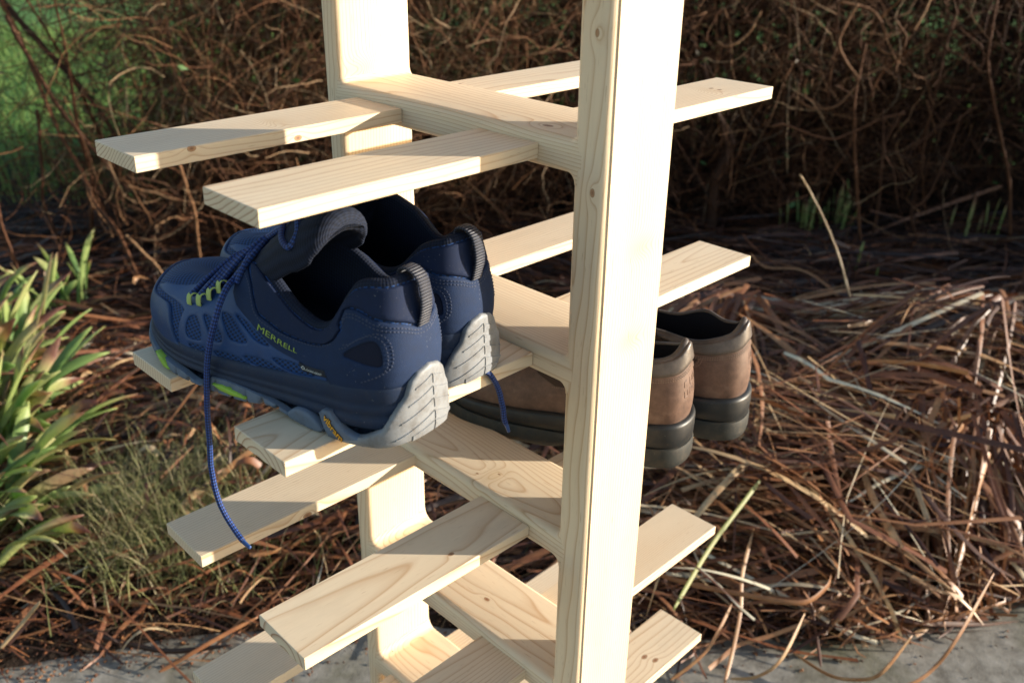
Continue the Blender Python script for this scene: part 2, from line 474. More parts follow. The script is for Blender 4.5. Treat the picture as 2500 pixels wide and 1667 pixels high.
M_WHITE = mat_simple('pale_print', (0.50, 0.52, 0.50), 0.55, 0.3, var=0.08)
M_BLACK = mat_simple('black_print', (0.012, 0.014, 0.022), 0.6, 0.3)
M_LABEL = mat_simple('grey_woven_label', (0.13, 0.14, 0.15), 0.8, 0.2, nscale=500, var=0.5)

def mat_lace():
    t = NT('blue_braided_lace'); uv = t.sep(t.coord('UV'))
    u = t.math('MULTIPLY', uv[0], 330.0 * 2 * math.pi / 2); v = t.math('MULTIPLY', uv[1], 4 * math.pi * 2)
    a = t.math('SINE', t.math('ADD', u, v)); b = t.math('SINE', t.math('SUBTRACT', u, v))
    h = t.math('ADD', t.math('MULTIPLY', t.math('MULTIPLY', a, b), 0.5), 0.5)
    c = t.ramp(h, [(0.25, (0.004, 0.008, 0.035)), (0.55, (0.010, 0.034, 0.165)), (0.9, (0.026, 0.085, 0.32))])
    t.bump(h, 0.6, 0.0008)
    return t.out(c, 0.55, 0.4)
M_LACE = mat_lace()

def mat_ribbed():
    t = NT('ribbed_grey_webbing'); uv = t.sep(t.coord('UV'))
    s = t.math('SINE', t.math('MULTIPLY', uv[0], 2 * math.pi * 420))
    h = t.math('ADD', t.math('MULTIPLY', s, 0.5), 0.5)
    c = t.ramp(h, [(0.1, (0.008, 0.009, 0.016)), (0.8, (0.048, 0.052, 0.072))])
    t.bump(h, 0.8, 0.0008)
    return t.out(c, 0.55, 0.4)
M_RIB = mat_ribbed()

# ------------------------------------------------------------------ surface tools
def catmull(P, n, closed=True):
    """n samples round the control points; columns interpolated alike"""
    P = np.asarray(P, float); k = len(P)
    if closed: t = np.arange(n) * k / n
    else: t = np.linspace(0, k - 1 - 1e-9, n)
    i = np.floor(t).astype(int); f = (t - i)[:, None]
    def at(j): return P[j % k] if closed else P[np.clip(j, 0, k - 1)]
    a, b, c, d = at(i - 1), at(i), at(i + 1), at(i + 2)
    return 0.5 * (2 * b + (c - a) * f + (2 * a - 5 * b + 4 * c - d) * f ** 2 + (3 * b - a - 3 * c + d) * f ** 3)

def smooth_path(P, n=60): return catmull(P, n, closed=False)

def grid_faces(n, m, wrap):
    """n columns (round), m rows"""
    i = np.arange(n if wrap else n - 1); j = np.arange(m - 1)
    I, J = np.meshgrid(i, j, indexing='ij'); I2 = (I + 1) % n
    return np.stack([I * m + J, I * m + J + 1, I2 * m + J + 1, I2 * m + J], -1).reshape(-1, 4)

def frames(P):
    P = np.asarray(P, float); T = np.gradient(P, axis=0); T /= np.linalg.norm(T, axis=1)[:, None]
    up = np.array([0, 0, 1.0]); N = np.zeros_like(P)
    n = np.cross(T[0], up)
    if np.linalg.norm(n) < 1e-3: n = np.cross(T[0], [0, 1, 0])
    n /= np.linalg.norm(n)
    for i in range(len(P)):
        n = n - T[i] * (n @ T[i]); n /= np.linalg.norm(n); N[i] = n
    return T, N, np.cross(T, N)

def tube(P, r, sides=8, r2=None, cap=True):
    """round (or flat, with r2) tube; returns V, F, uv with u in metres"""
    P = np.asarray(P, float); T, N, B = frames(P)
    r = np.broadcast_to(np.asarray(r, float), (len(P),)); q = r if r2 is None else np.broadcast_to(np.asarray(r2, float), (len(P),))
    a = np.linspace(0, 2 * math.pi, sides, endpoint=False)
    V = P[:, None] + (np.cos(a)[None, :, None] * N[:, None] * r[:, None, None] + np.sin(a)[None, :, None] * B[:, None] * q[:, None, None])
    d = np.r_[0, np.cumsum(np.linalg.norm(np.diff(P, axis=0), axis=1))]
    uv = np.stack(np.broadcast_arrays(d[:, None], (np.arange(sides) / sides)[None, :]), -1)
    n = len(P)
    F = []
    for i in range(n - 1):
        for j in range(sides):
            k = (j + 1) % sides
            F.append((i * sides + j, i * sides + k, (i + 1) * sides + k, (i + 1) * sides + j))
    if cap:
        F.append(tuple(range(sides))[::-1]); F.append(tuple(range((n - 1) * sides, n * sides)))
    return V.reshape(-1, 3), F, uv.reshape(-1, 2)

def ribbon(P, side, width, thick):
    """flat strap along P, 'side' the across direction(s)"""
    P = np.asarray(P, float); n = len(P)
    S = np.broadcast_to(np.asarray(side, float), P.shape); S = S / np.linalg.norm(S, axis=1)[:, None]
    T = np.gradient(P, axis=0); T /= np.linalg.norm(T, axis=1)[:, None]
    U = np.cross(T, S); U /= np.linalg.norm(U, axis=1)[:, None]
    W = np.broadcast_to(np.asarray(width, float), (n,))[:, None]
    h = thick / 2
    prof = [(-.5, -h), (-.42, -h * 1.0), (.42, -h), (.5, -h * .3), (.5, h * .3), (.42, h), (-.42, h), (-.5, h * .3)]
    d = np.r_[0, np.cumsum(np.linalg.norm(np.diff(P, axis=0), axis=1))]
    V = np.stack([P + S * W * a + U * b for a, b in prof], 1).reshape(-1, 3)
    uv = np.stack([np.c_[d, np.full(n, a)] for a, b in prof], 1).reshape(-1, 2)
    m = len(prof)
    F = [(i * m + j, i * m + (j + 1) % m, (i + 1) * m + (j + 1) % m, (i + 1) * m + j) for i in range(n - 1) for j in range(m)]
    F += [tuple(range(m))[::-1], tuple(range((n - 1) * m, n * m))]
    return V, F, uv

class Surf:
    """closed strip of profiles: t in [0,1) round the foot, s in [0,1] from sole edge to top edge"""
    def __init__(s, G):
        s.G = G; s.n, s.m = G.shape[:2]
        dt = np.roll(G, -1, 0) - np.roll(G, 1, 0); ds = np.gradient(G, axis=1)
        N = np.cross(ds, dt); N /= np.maximum(np.linalg.norm(N, axis=2), 1e-9)[..., None]
        s.N = N
    def at(s, t, u, off=0.0):
        t = np.mod(np.asarray(t, float), 1.0) * s.n; u = np.clip(np.asarray(u, float), 0, 1) * (s.m - 1)
        i = np.floor(t).astype(int) % s.n; j = np.minimum(np.floor(u).astype(int), s.m - 2)
        a = (t - np.floor(t))[..., None]; b = (u - j)[..., None]; i2 = (i + 1) % s.n
        def bl(A): return (A[i, j] * (1 - a) + A[i2, j] * a) * (1 - b) + (A[i, j + 1] * (1 - a) + A[i2, j + 1] * a) * b
        N = bl(s.N); N = N / np.maximum(np.linalg.norm(N, axis=-1), 1e-9)[..., None]
        return bl(s.G) + N * np.asarray(off, float)[..., None]

def resample(poly, step, closed=True, sx=0.75, sy=0.09):
    """even points along a polygon given in (t, s), metric weights sx, sy"""
    P = np.asarray(poly, float); out = []
    k = len(P)
    for i in range(k if closed else k - 1):
        a, b = P[i], P[(i + 1) % k]
        L = math.hypot((b[0] - a[0]) * sx, (b[1] - a[1]) * sy)
        m = max(1, int(math.ceil(L / step)))
        for q in range(m): out.append(a + (b - a) * q / m)
    if not closed: out.append(P[-1])
    return np.array(out)

def rounded(poly, n=90):
    return catmull(poly, n, True)

def panel(S, poly, h=0.0012, inset=0.0012, step=0.0028, sx=0.75, sy=0.09, smooth=False, base=-0.0004, holes=()):
    """solid appliqué following surface S inside the (t, s) polygon: skirt, bevel and top face"""
    loops = []
    for k_, pl in enumerate([poly] + list(holes)):
        if smooth or k_: pl = rounded(pl, max(48, len(pl) * 8))
        A = resample(pl, step, True, sx, sy) * [sx, sy]
        area = 0.5 * np.sum(A[:, 0] * np.roll(A[:, 1], -1) - np.roll(A[:, 0], -1) * A[:, 1])
        if (area < 0) != (k_ > 0): A = A[::-1]
        d = np.roll(A, -1, 0) - np.roll(A, 1, 0); d /= np.maximum(np.linalg.norm(d, axis=1), 1e-9)[:, None]
        loops.append((A, A + np.c_[-d[:, 1], d[:, 0]] * inset))
    I = np.concatenate([l[1] for l in loops]); Aall = np.concatenate([l[0] for l in loops])
    lo, hi = Aall.min(0), Aall.max(0)
    gx = np.arange(lo[0] + step / 2, hi[0], step); gy = np.arange(lo[1] + step / 2, hi[1], step)
    Q = np.array([(x, y) for x in gx for y in gy]).reshape(-1, 2)
    if len(Q):
        x, y = Q[:, 0], Q[:, 1]; ins = np.zeros(len(Q), bool)
        for A, _ in loops:
            n = len(A)
            for i in range(n):
                x1, y1 = A[i]; x2, y2 = A[(i + 1) % n]
                if y1 == y2: continue
                ins ^= ((y1 > y) != (y2 > y)) & (x < (x2 - x1) * (y - y1) / (y2 - y1) + x1)
        Q = Q[ins]
        if len(Q):
            dm = np.min(np.sum((Q[:, None] - I[None]) ** 2, axis=2), axis=1) ** .5
            de = np.min(np.sum((Q[:, None] - Aall[None]) ** 2, axis=2), axis=1) ** .5
            Q = Q[(dm > step * 0.55) & (de > inset * 1.5)]
    cons = []; k0 = 0
    for A, _ in loops:
        n = len(A); cons += [(k0 + i, k0 + (i + 1) % n) for i in range(n)]; k0 += n
    pts = [Vector(p) for p in I] + [Vector(p) for p in Q]
    vs, es, fs, ov, oe, of = delaunay_2d_cdt(pts, cons, [], 1, 1e-7)
    vs = np.array([tuple(v) for v in vs])
    if holes:
        c_ = np.array([vs[list(f)].mean(0) for f in fs]); x, y = c_[:, 0], c_[:, 1]; ins = np.zeros(len(c_), bool)
        for A, I_ in loops:
            for i in range(len(I_)):
                x1, y1 = I_[i]; x2, y2 = I_[(i + 1) % len(I_)]
                if y1 == y2: continue
                ins ^= ((y1 > y) != (y2 > y)) & (x < (x2 - x1) * (y - y1) / (y2 - y1) + x1)
        fs = [f for f, k_ in zip(fs, ins) if k_]
    where = {}
    for i_, l_ in enumerate(ov):
        for q_ in l_: where[q_] = i_
    def lift(X, off): return S.at(X[:, 0] / sx, X[:, 1] / sy, np.full(len(X), off))
    top = lift(vs, h); e1 = lift(Aall, h * 0.45); e0 = lift(Aall, base)
    k = len(vs); nA = len(Aall)
    V = np.concatenate([top, e1, e0]); uv = np.concatenate([vs, Aall, Aall])
    F = [tuple(f)[::-1] for f in fs]
    for i, j in cons:
        a_, b_ = where.get(i, 0), where.get(j, 0)
        if a_ != b_: F.append((b_, k + j, k + i, a_))
        else: F.append((a_, k + j, k + i))
        F.append((k + j, k + nA + j, k + nA + i, k + i))
    return V, F, uv

def strip_panel(S, path, width, h=0.0011, sx=0.75, sy=0.09, n=60, smooth=True, taper=None):
    """band of given width (m) along a (t, s) path, as a panel polygon"""
    P = smooth_path(path, n) if smooth else resample(path, 0.004, False)
    A = P * [sx, sy]; d = np.gradient(A, axis=0); d /= np.maximum(np.linalg.norm(d, axis=1), 1e-9)[:, None]
    nr = np.c_[-d[:, 1], d[:, 0]]
    w = np.full(len(A), width / 2) if taper is None else np.interp(np.linspace(0, 1, len(A)), np.linspace(0, 1, len(taper)), taper) * width / 2
    L = A + nr * w[:, None]; R = A - nr * w[:, None]
    poly = np.concatenate([L, R[::-1]]) / [sx, sy]
    return panel(S, poly, h, inset=min(0.0010, width * 0.25), sx=sx, sy=sy)

def text_tris(body, size=1.0, bold=0.0):
    c = bpy.data.curves.new('lettering', 'FONT'); c.body = body; c.size = size; c.offset = bold
    c.resolution_u = 3; c.fill_mode = 'FRONT'
    o = bpy.data.objects.new('lettering', c); COL.objects.link(o)
    bpy.context.view_layer.update()
    me = o.to_mesh()
    V = np.array([tuple(v.co)[:2] for v in me.vertices]); F = [tuple(p.vertices) for p in me.polygons]
    o.to_mesh_clear(); bpy.data.objects.remove(o); bpy.data.curves.remove(c)
    return V, F

class Shoe:
    def __init__(s, name, label, loc, ang, z, mirror, group, cat='shoe', tilt=0.0):
        s.mirror = mirror
        s.o = empty(name, (loc[0], loc[1], z + GZ))
        s.o.rotation_euler = (0, 0, math.radians(ang))
        tag(s.o, label, cat, group)
    def emit(s, name, VF, mat, parent=None, smooth=True, sharp=None):
        V, F = VF[0], VF[1]; uv = VF[2] if len(VF) > 2 else None
        V = np.array(V, float)
        if s.mirror:
            V = V * [1, -1, 1]
            F = F[:, ::-1] if isinstance(F, np.ndarray) else [tuple(f)[::-1] for f in F]
        o = mesh_obj(name, V, F, mat, parent or s.o, smooth, uv)
        if sharp: o.data.set_sharp_from_angle(angle=math.radians(sharp))
        return o

def merge(*parts):
    V, F, U, k = [], [], [], 0
    for p in parts:
        V.append(np.asarray(p[0], float)); F += [tuple(int(i) + k for i in f) for f in p[1]]
        U.append(p[2] if len(p) > 2 and p[2] is not None else np.zeros((len(p[0]), 2))); k += len(p[0])
    return np.concatenate(V), F, np.concatenate(U)

def upper_grid(keys, N=240, M=30):
    """keys: B xyz, T xyz, b1 h1 (leaving the sole), b2 h2 (arriving at the top)"""
    K = catmull(np.array(keys, float), N)
    B, T = K[:, 0:3], K[:, 3:6]
    tan = np.roll(B, -1, 0) - np.roll(B, 1, 0); tan[:, 2] = 0
    out = np.c_[tan[:, 1], -tan[:, 0], np.zeros(N)]; out /= np.linalg.norm(out, axis=1)[:, None]
    c = B.mean(0)
    if np.mean(np.sum(out * (B - c), axis=1)) < 0: out = -out
    bt = (B - T) * [1, 1, 0]; L = np.linalg.norm(bt, axis=1)[:, None]
    o2 = bt * (L > .012) + out * (L <= .012) * 1.0
    o2 = bt / np.maximum(L, 1e-6) * np.clip(L / .02, 0, 1) + out * (1 - np.clip(L / .02, 0, 1))
    C1 = B + out * K[:, 6:7] + np.c_[np.zeros((N, 2)), K[:, 7]]
    C2 = T + o2 * K[:, 8:9] + np.c_[np.zeros((N, 2)), K[:, 9]]
    s_ = np.linspace(0, 1, M)[None, :, None]
    G = ((1 - s_) ** 3 * B[:, None] + 3 * (1 - s_) ** 2 * s_ * C1[:, None] + 3 * (1 - s_) * s_ ** 2 * C2[:, None] + s_ ** 3 * T[:, None])
    return G, B, T, out

def grid_uv(G):
    du = np.linalg.norm(np.diff(np.concatenate([G, G[:1]]), axis=0), axis=2)[:, 0]
    dv = np.linalg.norm(np.diff(G, axis=1), axis=2)
    U = np.broadcast_to(np.r_[0, np.cumsum(du)[:-1]][:, None], G.shape[:2])
    Vv = np.concatenate([np.zeros((len(G), 1)), np.cumsum(dv, axis=1)], axis=1)
    return np.stack([U, Vv], -1).reshape(-1, 2)

def lining(G, B, T, out, thick, floor_z, fl=0.011):
    """rolled rim and inner wall down to the insole"""
    N = len(G)
    P = G[:, -1]; Q = G[:, -2]
    up = P - Q; up /= np.linalg.norm(up, axis=1)[:, None]
    n_ = out
    th = np.broadcast_to(np.asarray(thick, float), (N,))[:, None]
    inn = -n_
    rows = [P]
    for a in np.radians([45, 90, 135, 180]):
        rows.append(P + inn * th * 0.5 * (1 - math.cos(a)) + up * th * 0.45 * math.sin(a))
    E = rows[-1]
    Bi = B - out * fl; Bi = Bi.copy(); Bi[:, 2] = floor_z
    for q in np.linspace(0.12, 1, 8):
        R = E * (1 - q) + Bi * q
        R = R + inn * 0.003 * math.sin(q * math.pi)
        rows.append(R)
    c = Bi.mean(0)
    for q in (0.35, 0.7, 0.97): rows.append(Bi * (1 - q) + np.array([c[0], c[1], floor_z]) * q + (Bi - c) * 0)
    return np.stack(rows, 1)

def ring_stack(rings):
    """(m,N,3) rings low to high -> grid"""
    return np.stack(rings, 1)

def offset_ring(B, out, off, z):
    R = B + out * np.asarray(off)[..., None] if np.ndim(off) else B + out * off
    R = R.copy(); R[:, 2] = z
    return R

# ------------------------------------------------------------------ blue hiking shoes
BK = [  # B xyz, T xyz, b1 h1 b2 h2 ; heel, lateral side, toe, medial side
    (.003, .000, .048, .013, .000, .124, .004, .025, .003, -.022),
    (.010, .0285, .047, .019, .021, .123, .005, .025, .004, -.022),
    (.035, .0425, .045, .043, .031, .117, .005, .022, .004, -.020),
    (.065, .0455, .041, .069, .036, .081, .003, .014, .002, -.012),
    (.100, .0480, .036, .099, .036, .083, .003, .015, .004, -.013),
    (.140, .0525, .032, .134, .031, .101, .003, .022, .010, -.018),
    (.180, .0565, .029, .160, .023, .108, .003, .026, .016, -.020),
    (.220, .0580, .028, .186, .019, .094, .004, .028, .020, -.012),
    (.256, .0520, .028, .213, .015, .080, .006, .030, .024, -.003),
    (.288, .0350, .031, .233, .010, .075, .007, .034, .030, .005),
    (.309, -.004, .036, .240, -.001, .072, .006, .034, .036, .006),
    (.293, -.036, .033, .233, -.012, .075, .006, .034, .030, .005),
    (.261, -.048, .030, .213, -.017, .080, .005, .030, .024, -.003),
    (.220, -.048, .030, .186, -.020, .094, .003, .028, .020, -.012),
    (.180, -.043, .033, .160, -.024, .108, .003, .026, .014, -.020),
    (.140, -.038, .036, .134, -.031, .103, .003, .022, .008, -.018),
    (.100, -.036, .040, .098, -.035, .088, .003, .015, .004, -.013),
    (.065, -.0365, .043, .066, -.035, .086, .003, .014, .002, -.012),
    (.035, -.0355, .046, .040, -.030, .110, .005, .022, .004, -.020),
    (.011, -.025, .047, .019, -.020, .122, .005, .025, .004, -.022)]
NB, MB_ = 360, 34
def set_geo(far_rim):
    """last shape for one shoe of the pair; far_rim lifts the ankle edge on one side"""
    global BG_, BB_, BT_, BO_, UP, _x, SPRING, ARCH, _al, SOLE_G, SIDE
    K = [list(k) for k in BK]
    for i, z in far_rim.items(): K[i][5] = z
    BG_, BB_, BT_, BO_ = upper_grid(K, NB, MB_)
    UP = Surf(BG_)
    _x = BB_[:, 0]
    SPRING = 0.016 * np.clip((_x - .215) / .09, 0, 2) ** 2 + 0.006 * np.clip((.02 - _x) / .02, 0, 1) ** 2
    ARCH = np.exp(-((_x - .118) / .022) ** 2)
    _al = np.r_[0, np.cumsum(np.linalg.norm(np.diff(BB_[:, :2], axis=0), axis=1))]
    SOLE_G = blue_sole(); SIDE = side_surf()

def blue_sole():
    Z = BB_[:, 2]
    # foam midsole with two soft ledges
    zl = .012 + SPRING
    rows = [(-.012, zl), (.001, zl), (.0046, zl + (Z - zl) * .10), (.0046, zl + (Z - zl) * .30), (.0024, zl + (Z - zl) * .36),
            (.0036, zl + (Z - zl) * .42), (.0036, zl + (Z - zl) * .58), (.0022, zl + (Z - zl) * .64), (.0032, zl + (Z - zl) * .70),
            (.0024, zl + (Z - zl) * .96), (.0014, Z + .0030), (-.004, Z + .0035)]
    return np.stack([offset_ring(BB_, BO_, o, z) for o, z in rows], 1)

def blue_outsole():
    lug = (np.mod(_al, .0165) < .0032).astype(float)
    tt = np.arange(NB) / NB; tt = np.minimum(tt, 1 - tt)
    top = np.interp(tt, [0, .06, .10, .15, .19, .205, .225, .25, .28, .300, .311, .324, .345, .38, .41, .45, .5],
                    [.008, .007, .006, .006, .006, .009, .0127, .0153, .0166, .0150, .0050, .0050, .0095, .0108, .0100, .013, .017]) + SPRING
    bot = SPRING + .0050 * ARCH + .0032 * lug
    off = .0066 - .0020 * lug
    rows = [(off * 0 + .0015, top), (off * 0 + .0062, top - .0012), (off + .0008, top * .5 + bot * .5), (off, bot + .0015), (off - .002, bot), (off * 0 - .012, bot), (off * 0 - .016, bot + .003)]
    return np.stack([offset_ring(BB_, BO_, o, z) for o, z in rows], 1)

def side_surf():
    """smooth wall round the sole, s = 0..1 for heights 0..0.070, for pods and pads"""
    zs = np.linspace(0, .070, 18)
    rows = []
    for z in zs:
        o = np.interp(z, [0, .006, .014, .03, .042, .05, .060, .07], [.0054, .0066, .0066, .0052, .0044, .0040, .0030, .0014])
        rows.append(offset_ring(BB_, BO_, o, z + SPRING * max(0, 1 - z / .05)))
    return Surf(np.stack(rows, 1))
def zp(poly): return [(t, z / .070) for t, z in poly]

def on_surface(S, V2, t0, s0, along, up, sx=0.75, sy=0.09, off=0.0016):
    """flat artwork (x, y in metres) laid on S from the anchor; along / up are unit vectors in metric (t, s)"""
    A = np.array([t0 * sx, s0 * sy]) + V2[:, :1] * np.asarray(along) + V2[:, 1:2] * np.asarray(up)
    return S.at(A[:, 0] / sx, A[:, 1] / sy, np.full(len(A), off))

def stitches(S, path, pitch=.0030, length=.0019, w=.00055, off=.0013, sx=.75, sy=.09, smooth=True):
    P = smooth_path(path, 200) if smooth else resample(path, .001, False)
    A = P * [sx, sy]; X = S.at(P[:, 0], P[:, 1], np.full(len(P), off)); Nn = X - S.at(P[:, 0], P[:, 1], np.full(len(P), off - .0006))
    d = np.r_[0, np.cumsum(np.linalg.norm(np.diff(X, axis=0), axis=1))]
    out = []
    for a in np.arange(0, d[-1] - length, pitch):
        p = np.array([np.interp(a, d, X[:, i]) for i in range(3)]); q = np.array([np.interp(a + length, d, X[:, i]) for i in range(3)])
        n_ = np.array([np.interp(a, d, Nn[:, i]) for i in range(3)]); n_ /= np.linalg.norm(n_)
        sd_ = np.cross(q - p, n_); sd_ /= np.linalg.norm(sd_)
        m_ = (p + q) / 2 + n_ * .0004
        V = [p + sd_ * w, p - sd_ * w, q - sd_ * w, q + sd_ * w, m_ + sd_ * w * .7, m_ - sd_ * w * .7]
        F = [(0, 1, 5, 4), (4, 5, 2, 3), (0, 4, 3), (1, 2, 5)]
        out.append((V, F))
    return merge(*out)

def both(lat):
    """lateral outline from the toe side to the heel, closed with its mirror image"""
    return list(lat) + [(-t, v) for t, v in reversed(lat)]

CAP_P = [(.355, .0), (.3607, .06), (.3726, .211), (.3894, .357), (.4098, .374), (.4415, .320), (.4568, .379), (.475, .405), (.5, .41),
         (.525, .405), (.5432, .379), (.5585, .320), (.5902, .374), (.6106, .357), (.6274, .211), (.6393, .06), (.645, .0), (.58, .0), (.5, .0), (.42, .0)]
OVER_P = [(.4443, .391), (.4363, .494), (.4162, .595), (.387, .742), (.372, .84), (.350, .91), (.322, .95), (.313, .82), (.292, .63), (.256, .515),
          (.223, .395), (.184, .33), (.150, .20), (.142, .09), (.142, .0), (.20, .0), (.28, .0), (.349, .0), (.353, .04), (.3590, .25), (.3625, .385), (.376, .425), (.392, .44), (.412, .425)]
OVER_H = [[(.3483, .326), (.3365, .366), (.3223, .245), (.3204, .150), (.3408, .152)],
          [(.3275, .405), (.3100, .384), (.2940, .296), (.2900, .205), (.3043, .200), (.3146, .291)],
          [(.3015, .470), (.2790, .450), (.2545, .300), (.2760, .260), (.2892, .347)],
          [(.2800, .500), (.2560, .480), (.2260, .375), (.2412, .350), (.2623, .430)],
          [(.335, .085), (.312, .095), (.308, .040), (.333, .035)],
          [(.298, .095), (.2700, .105), (.250, .045), (.290, .035)],
          [(.2580, .120), (.2330, .165), (.200, .060), (.236, .045)],
          [(.2200, .225), (.1860, .275), (.160, .120), (.190, .085)]]
QUART_L = [(.3139, .955), (.296, .885), (.275, .800), (.2477, .615), (.2188, .610), (.163, .690), (.130, .635), (.1150, .66), (.118, .80), (.111, .86), (.0985, .792),
           (.0725, .681), (.0459, .634), (.0295, .598), (.0135, .549), (0, .536)]
QUART_B = [(0, .0), (.05, .0), (.10, .0), (.137, .0), (.1405, .096), (.150, .190), (.1802, .311), (.2211, .378), (.254, .500), (.2833, .569), (.301, .66), (.311, .80)]
QUART_P = QUART_L[:-1] + [(-t, v) for t, v in reversed(QUART_L)][:] + [(-t, v) for t, v in reversed(QUART_B)] + QUART_B[1:]
WIN_P = [(.1122, .382), (.0953, .44), (.0740, .485), (.0650, .438), (.0615, .318), (.0655, .25), (.0879, .283)]
COLL_L = [(.302, .965), (.285, .87), (.272, .815), (.2477, .635), (.2188, .630), (.163, .710), (.130, .655), (.121, .70), (.124, .80), (.115, .885), (.0985, .812),
          (.0725, .701), (.0459, .654), (.0295, .618), (.0135, .569), (0, .556)]
COLL_P = COLL_L[:-1] + [(-t, v) for t, v in reversed(COLL_L)] + [(t, .985) for t in np.linspace(-.302, .302, 60)]

def mirror_t(poly): return [(1 - t, v) for t, v in poly]

def blue_shoe(name, label, loc, ang, z, mirror, lettered):
    sh = Shoe(name, label, loc, ang, z, mirror, 'pair of blue hiking shoes')
    up = sh.emit('upper', (BG_.reshape(-1, 3), grid_faces(NB, MB_, True), grid_uv(BG_)), M_NET)
    L = lining(BG_, BB_, BT_, BO_, np.interp(np.abs(np.mod(np.arange(NB) / NB + .5, 1) - .5), [0, .24, .30, .5], [.010, .010, .004, .003]), .052)
    sh.emit('lining', (L.reshape(-1, 3), grid_faces(NB, L.shape[1], True), grid_uv(L)), M_KNIT)
    mid = sh.emit('midsole', (SOLE_G.reshape(-1, 3), grid_faces(NB, SOLE_G.shape[1], True), grid_uv(SOLE_G)), M_MID)
    O = blue_outsole(); k = O.shape[1]
    Of = [tuple(f) for f in grid_faces(NB, k, True)[:, ::-1]]
    Of.append(tuple(i * k + k - 1 for i in range(NB)))
    out = sh.emit('outsole', (O.reshape(-1, 3), Of, grid_uv(O)), M_GREYB, sharp=35)
    # appliques on the upper
    sh.emit('toe_cap', panel(UP, CAP_P, .0022, .0012, .003, smooth=True), M_CAP, up, sharp=50)
    for f_ in (lambda p: p, mirror_t):
        sh.emit('side_overlay', panel(UP, f_(OVER_P), .0011, .0008, .0026, holes=[f_(h_) for h_ in OVER_H]), M_BLUE, up, sharp=50)
    heel = sh.emit('heel_quarter', panel(UP, QUART_P, .0018, .0010, .003, holes=[WIN_P, [(-t, v) for t, v in WIN_P]]), M_NUBUCK, up, sharp=50)
    for f_ in (1, -1):
        sh.emit('heel_inlay', panel(UP, [(f_ * t, v) for t, v in [(.125, .37), (.097, .47), (.070, .52), (.055, .44), (.055, .29), (.062, .21), (.09, .25)]], .0006, .0006, .003), M_BLACKN, up)
    sh.emit('collar', panel(UP, COLL_P, .0022, .0014, .003), M_COLLAR, up, sharp=50)
    st = []
    A1 = [(.114, .76), (.110, .79), (.0985, .745), (.0725, .640), (.0459, .595), (.0295, .560), (.0135, .512), (.0, .500)]
    W1_ = [(.118, .47), (.108, .455), (.0953, .490), (.0728, .535), (.0590, .465), (.0550, .318), (.0585, .215), (.072, .145), (.090, .090)]
    C1_ = [(.300, .86), (.275, .775), (.2477, .590), (.2188, .585), (.163, .665), (.131, .610)]
    Q1_ = [(.138, .125), (.150, .215), (.1802, .335), (.2211, .402), (.254, .524), (.2833, .593)]
    for sg in (1, -1):
        for pth, dv in ((A1, 0), (A1, -.034), (W1_, 0), (W1_, .0), (C1_, 0)):
            p = [(sg * t, v + dv) for t, v in pth]
            if pth is W1_ and st and dv == 0 and len(st) % 5 == 3: p = [(sg * (t - .006), v + .02) for t, v in pth]
            st.append(stitches(UP, p, off=.0020))
    so_ = sh.emit('stitching', merge(*st), M_THREAD, heel); so_['kind'] = 'stuff'
    # heel bumper with raised chevrons
    pad = [(0, .0605), (.020, .057), (.030, .0515), (.037, .040), (.049, .031), (.064, .016), (.085, .0085), (.112, .004), (.112, .0), (-.075, .0), (-.062, .016), (-.049, .031), (-.037, .040), (-.030, .0515), (-.020, .057)]
    hp = sh.emit('heel_pad', panel(SIDE, zp(pad), .0026, .0016, .003, sy=.07, base=-.004), M_GREY, out, sharp=50)
    for z0 in (.0425, .0315, .0205, .0095, .0005):
        dz = .0100
        tw = np.interp(z0 + .004, [0, .016, .031, .040, .0515, .0605], [.062, .056, .045, .033, .026, .002]) * .90
        for sg in (1, -1):
            sl_ = .30
            q = [(sg * .0007, z0 + dz), (sg * tw, z0 + dz - sl_ * tw * .75 - .0005), (sg * tw, z0 + dz * .72 - sl_ * tw * .75), (sg * .0007, z0 + .0006)]
            q = [(a, max(b, .0004)) for a, b in q]
            if q[1][1] - q[2][1] < .001: q = [q[0], (sg * tw * .6, q[0][1] * .5 + .0008), (sg * tw * .6, .0004), q[3]]
            sh.emit('tread_chevron', panel(SIDE, zp(q), .0034, .0008, .003, sy=.07, base=.0018), M_GREY, out, sharp=30)
    pod = sh.emit('sole_pod', panel(SIDE, zp([(.149, .0184), (.143, .0222), (.132, .023), (.120, .0165), (.1098, .0114), (.097, .008), (.085, .006), (.085, .0), (.112, .0), (.1350, .0), (.1405, .006)]), .0024, .0012, .0025, sy=.07, base=-.004), M_GREYB, out, sharp=50)
    sh.emit('sole_pod', panel(SIDE, zp([(.1954, .0083), (.1836, .0143), (.1675, .0148), (.1543, .0105), (.146, .0035), (.152, .0), (.165, .0), (.1809, .0015), (.1945, .0036)]), .0026, .0016, .0025, sy=.07, base=-.004, smooth=True), M_GREYB, out, sharp=60)
    sh.emit('lime_inset', panel(SIDE, zp([(.2970, .0098), (.2836, .0113), (.2567, .0090), (.2515, .0060), (.2700, .0050), (.2860, .0060)]), .0026, .0008, .0025, sy=.07, base=-.003), M_LIME, out)
    sh.emit('lime_inset', panel(SIDE, zp([(.398, .011), (.381, .0105), (.368, .0035), (.380, .0015)]), .0026, .0008, .0025, sy=.07, base=-.003), M_LIME, out)
    # tongue
    cp = np.array([(.248, 0, .0640), (.222, 0, .0745), (.190, 0, .0935), (.165, 0, .110), (.142, 0, .127), (.122, 0, .142), (.105, 0, .1490), (.090, 0, .1530), (.078, 0, .1525)])
    if not lettered: cp = np.array([(.248, 0, .0640), (.222, 0, .0745), (.192, 0, .0935), (.172, 0, .112), (.158, 0, .130), (.149, 0, .142), (.142, 0, .150), (.136, 0, .1545), (.130, 0, .1555)])
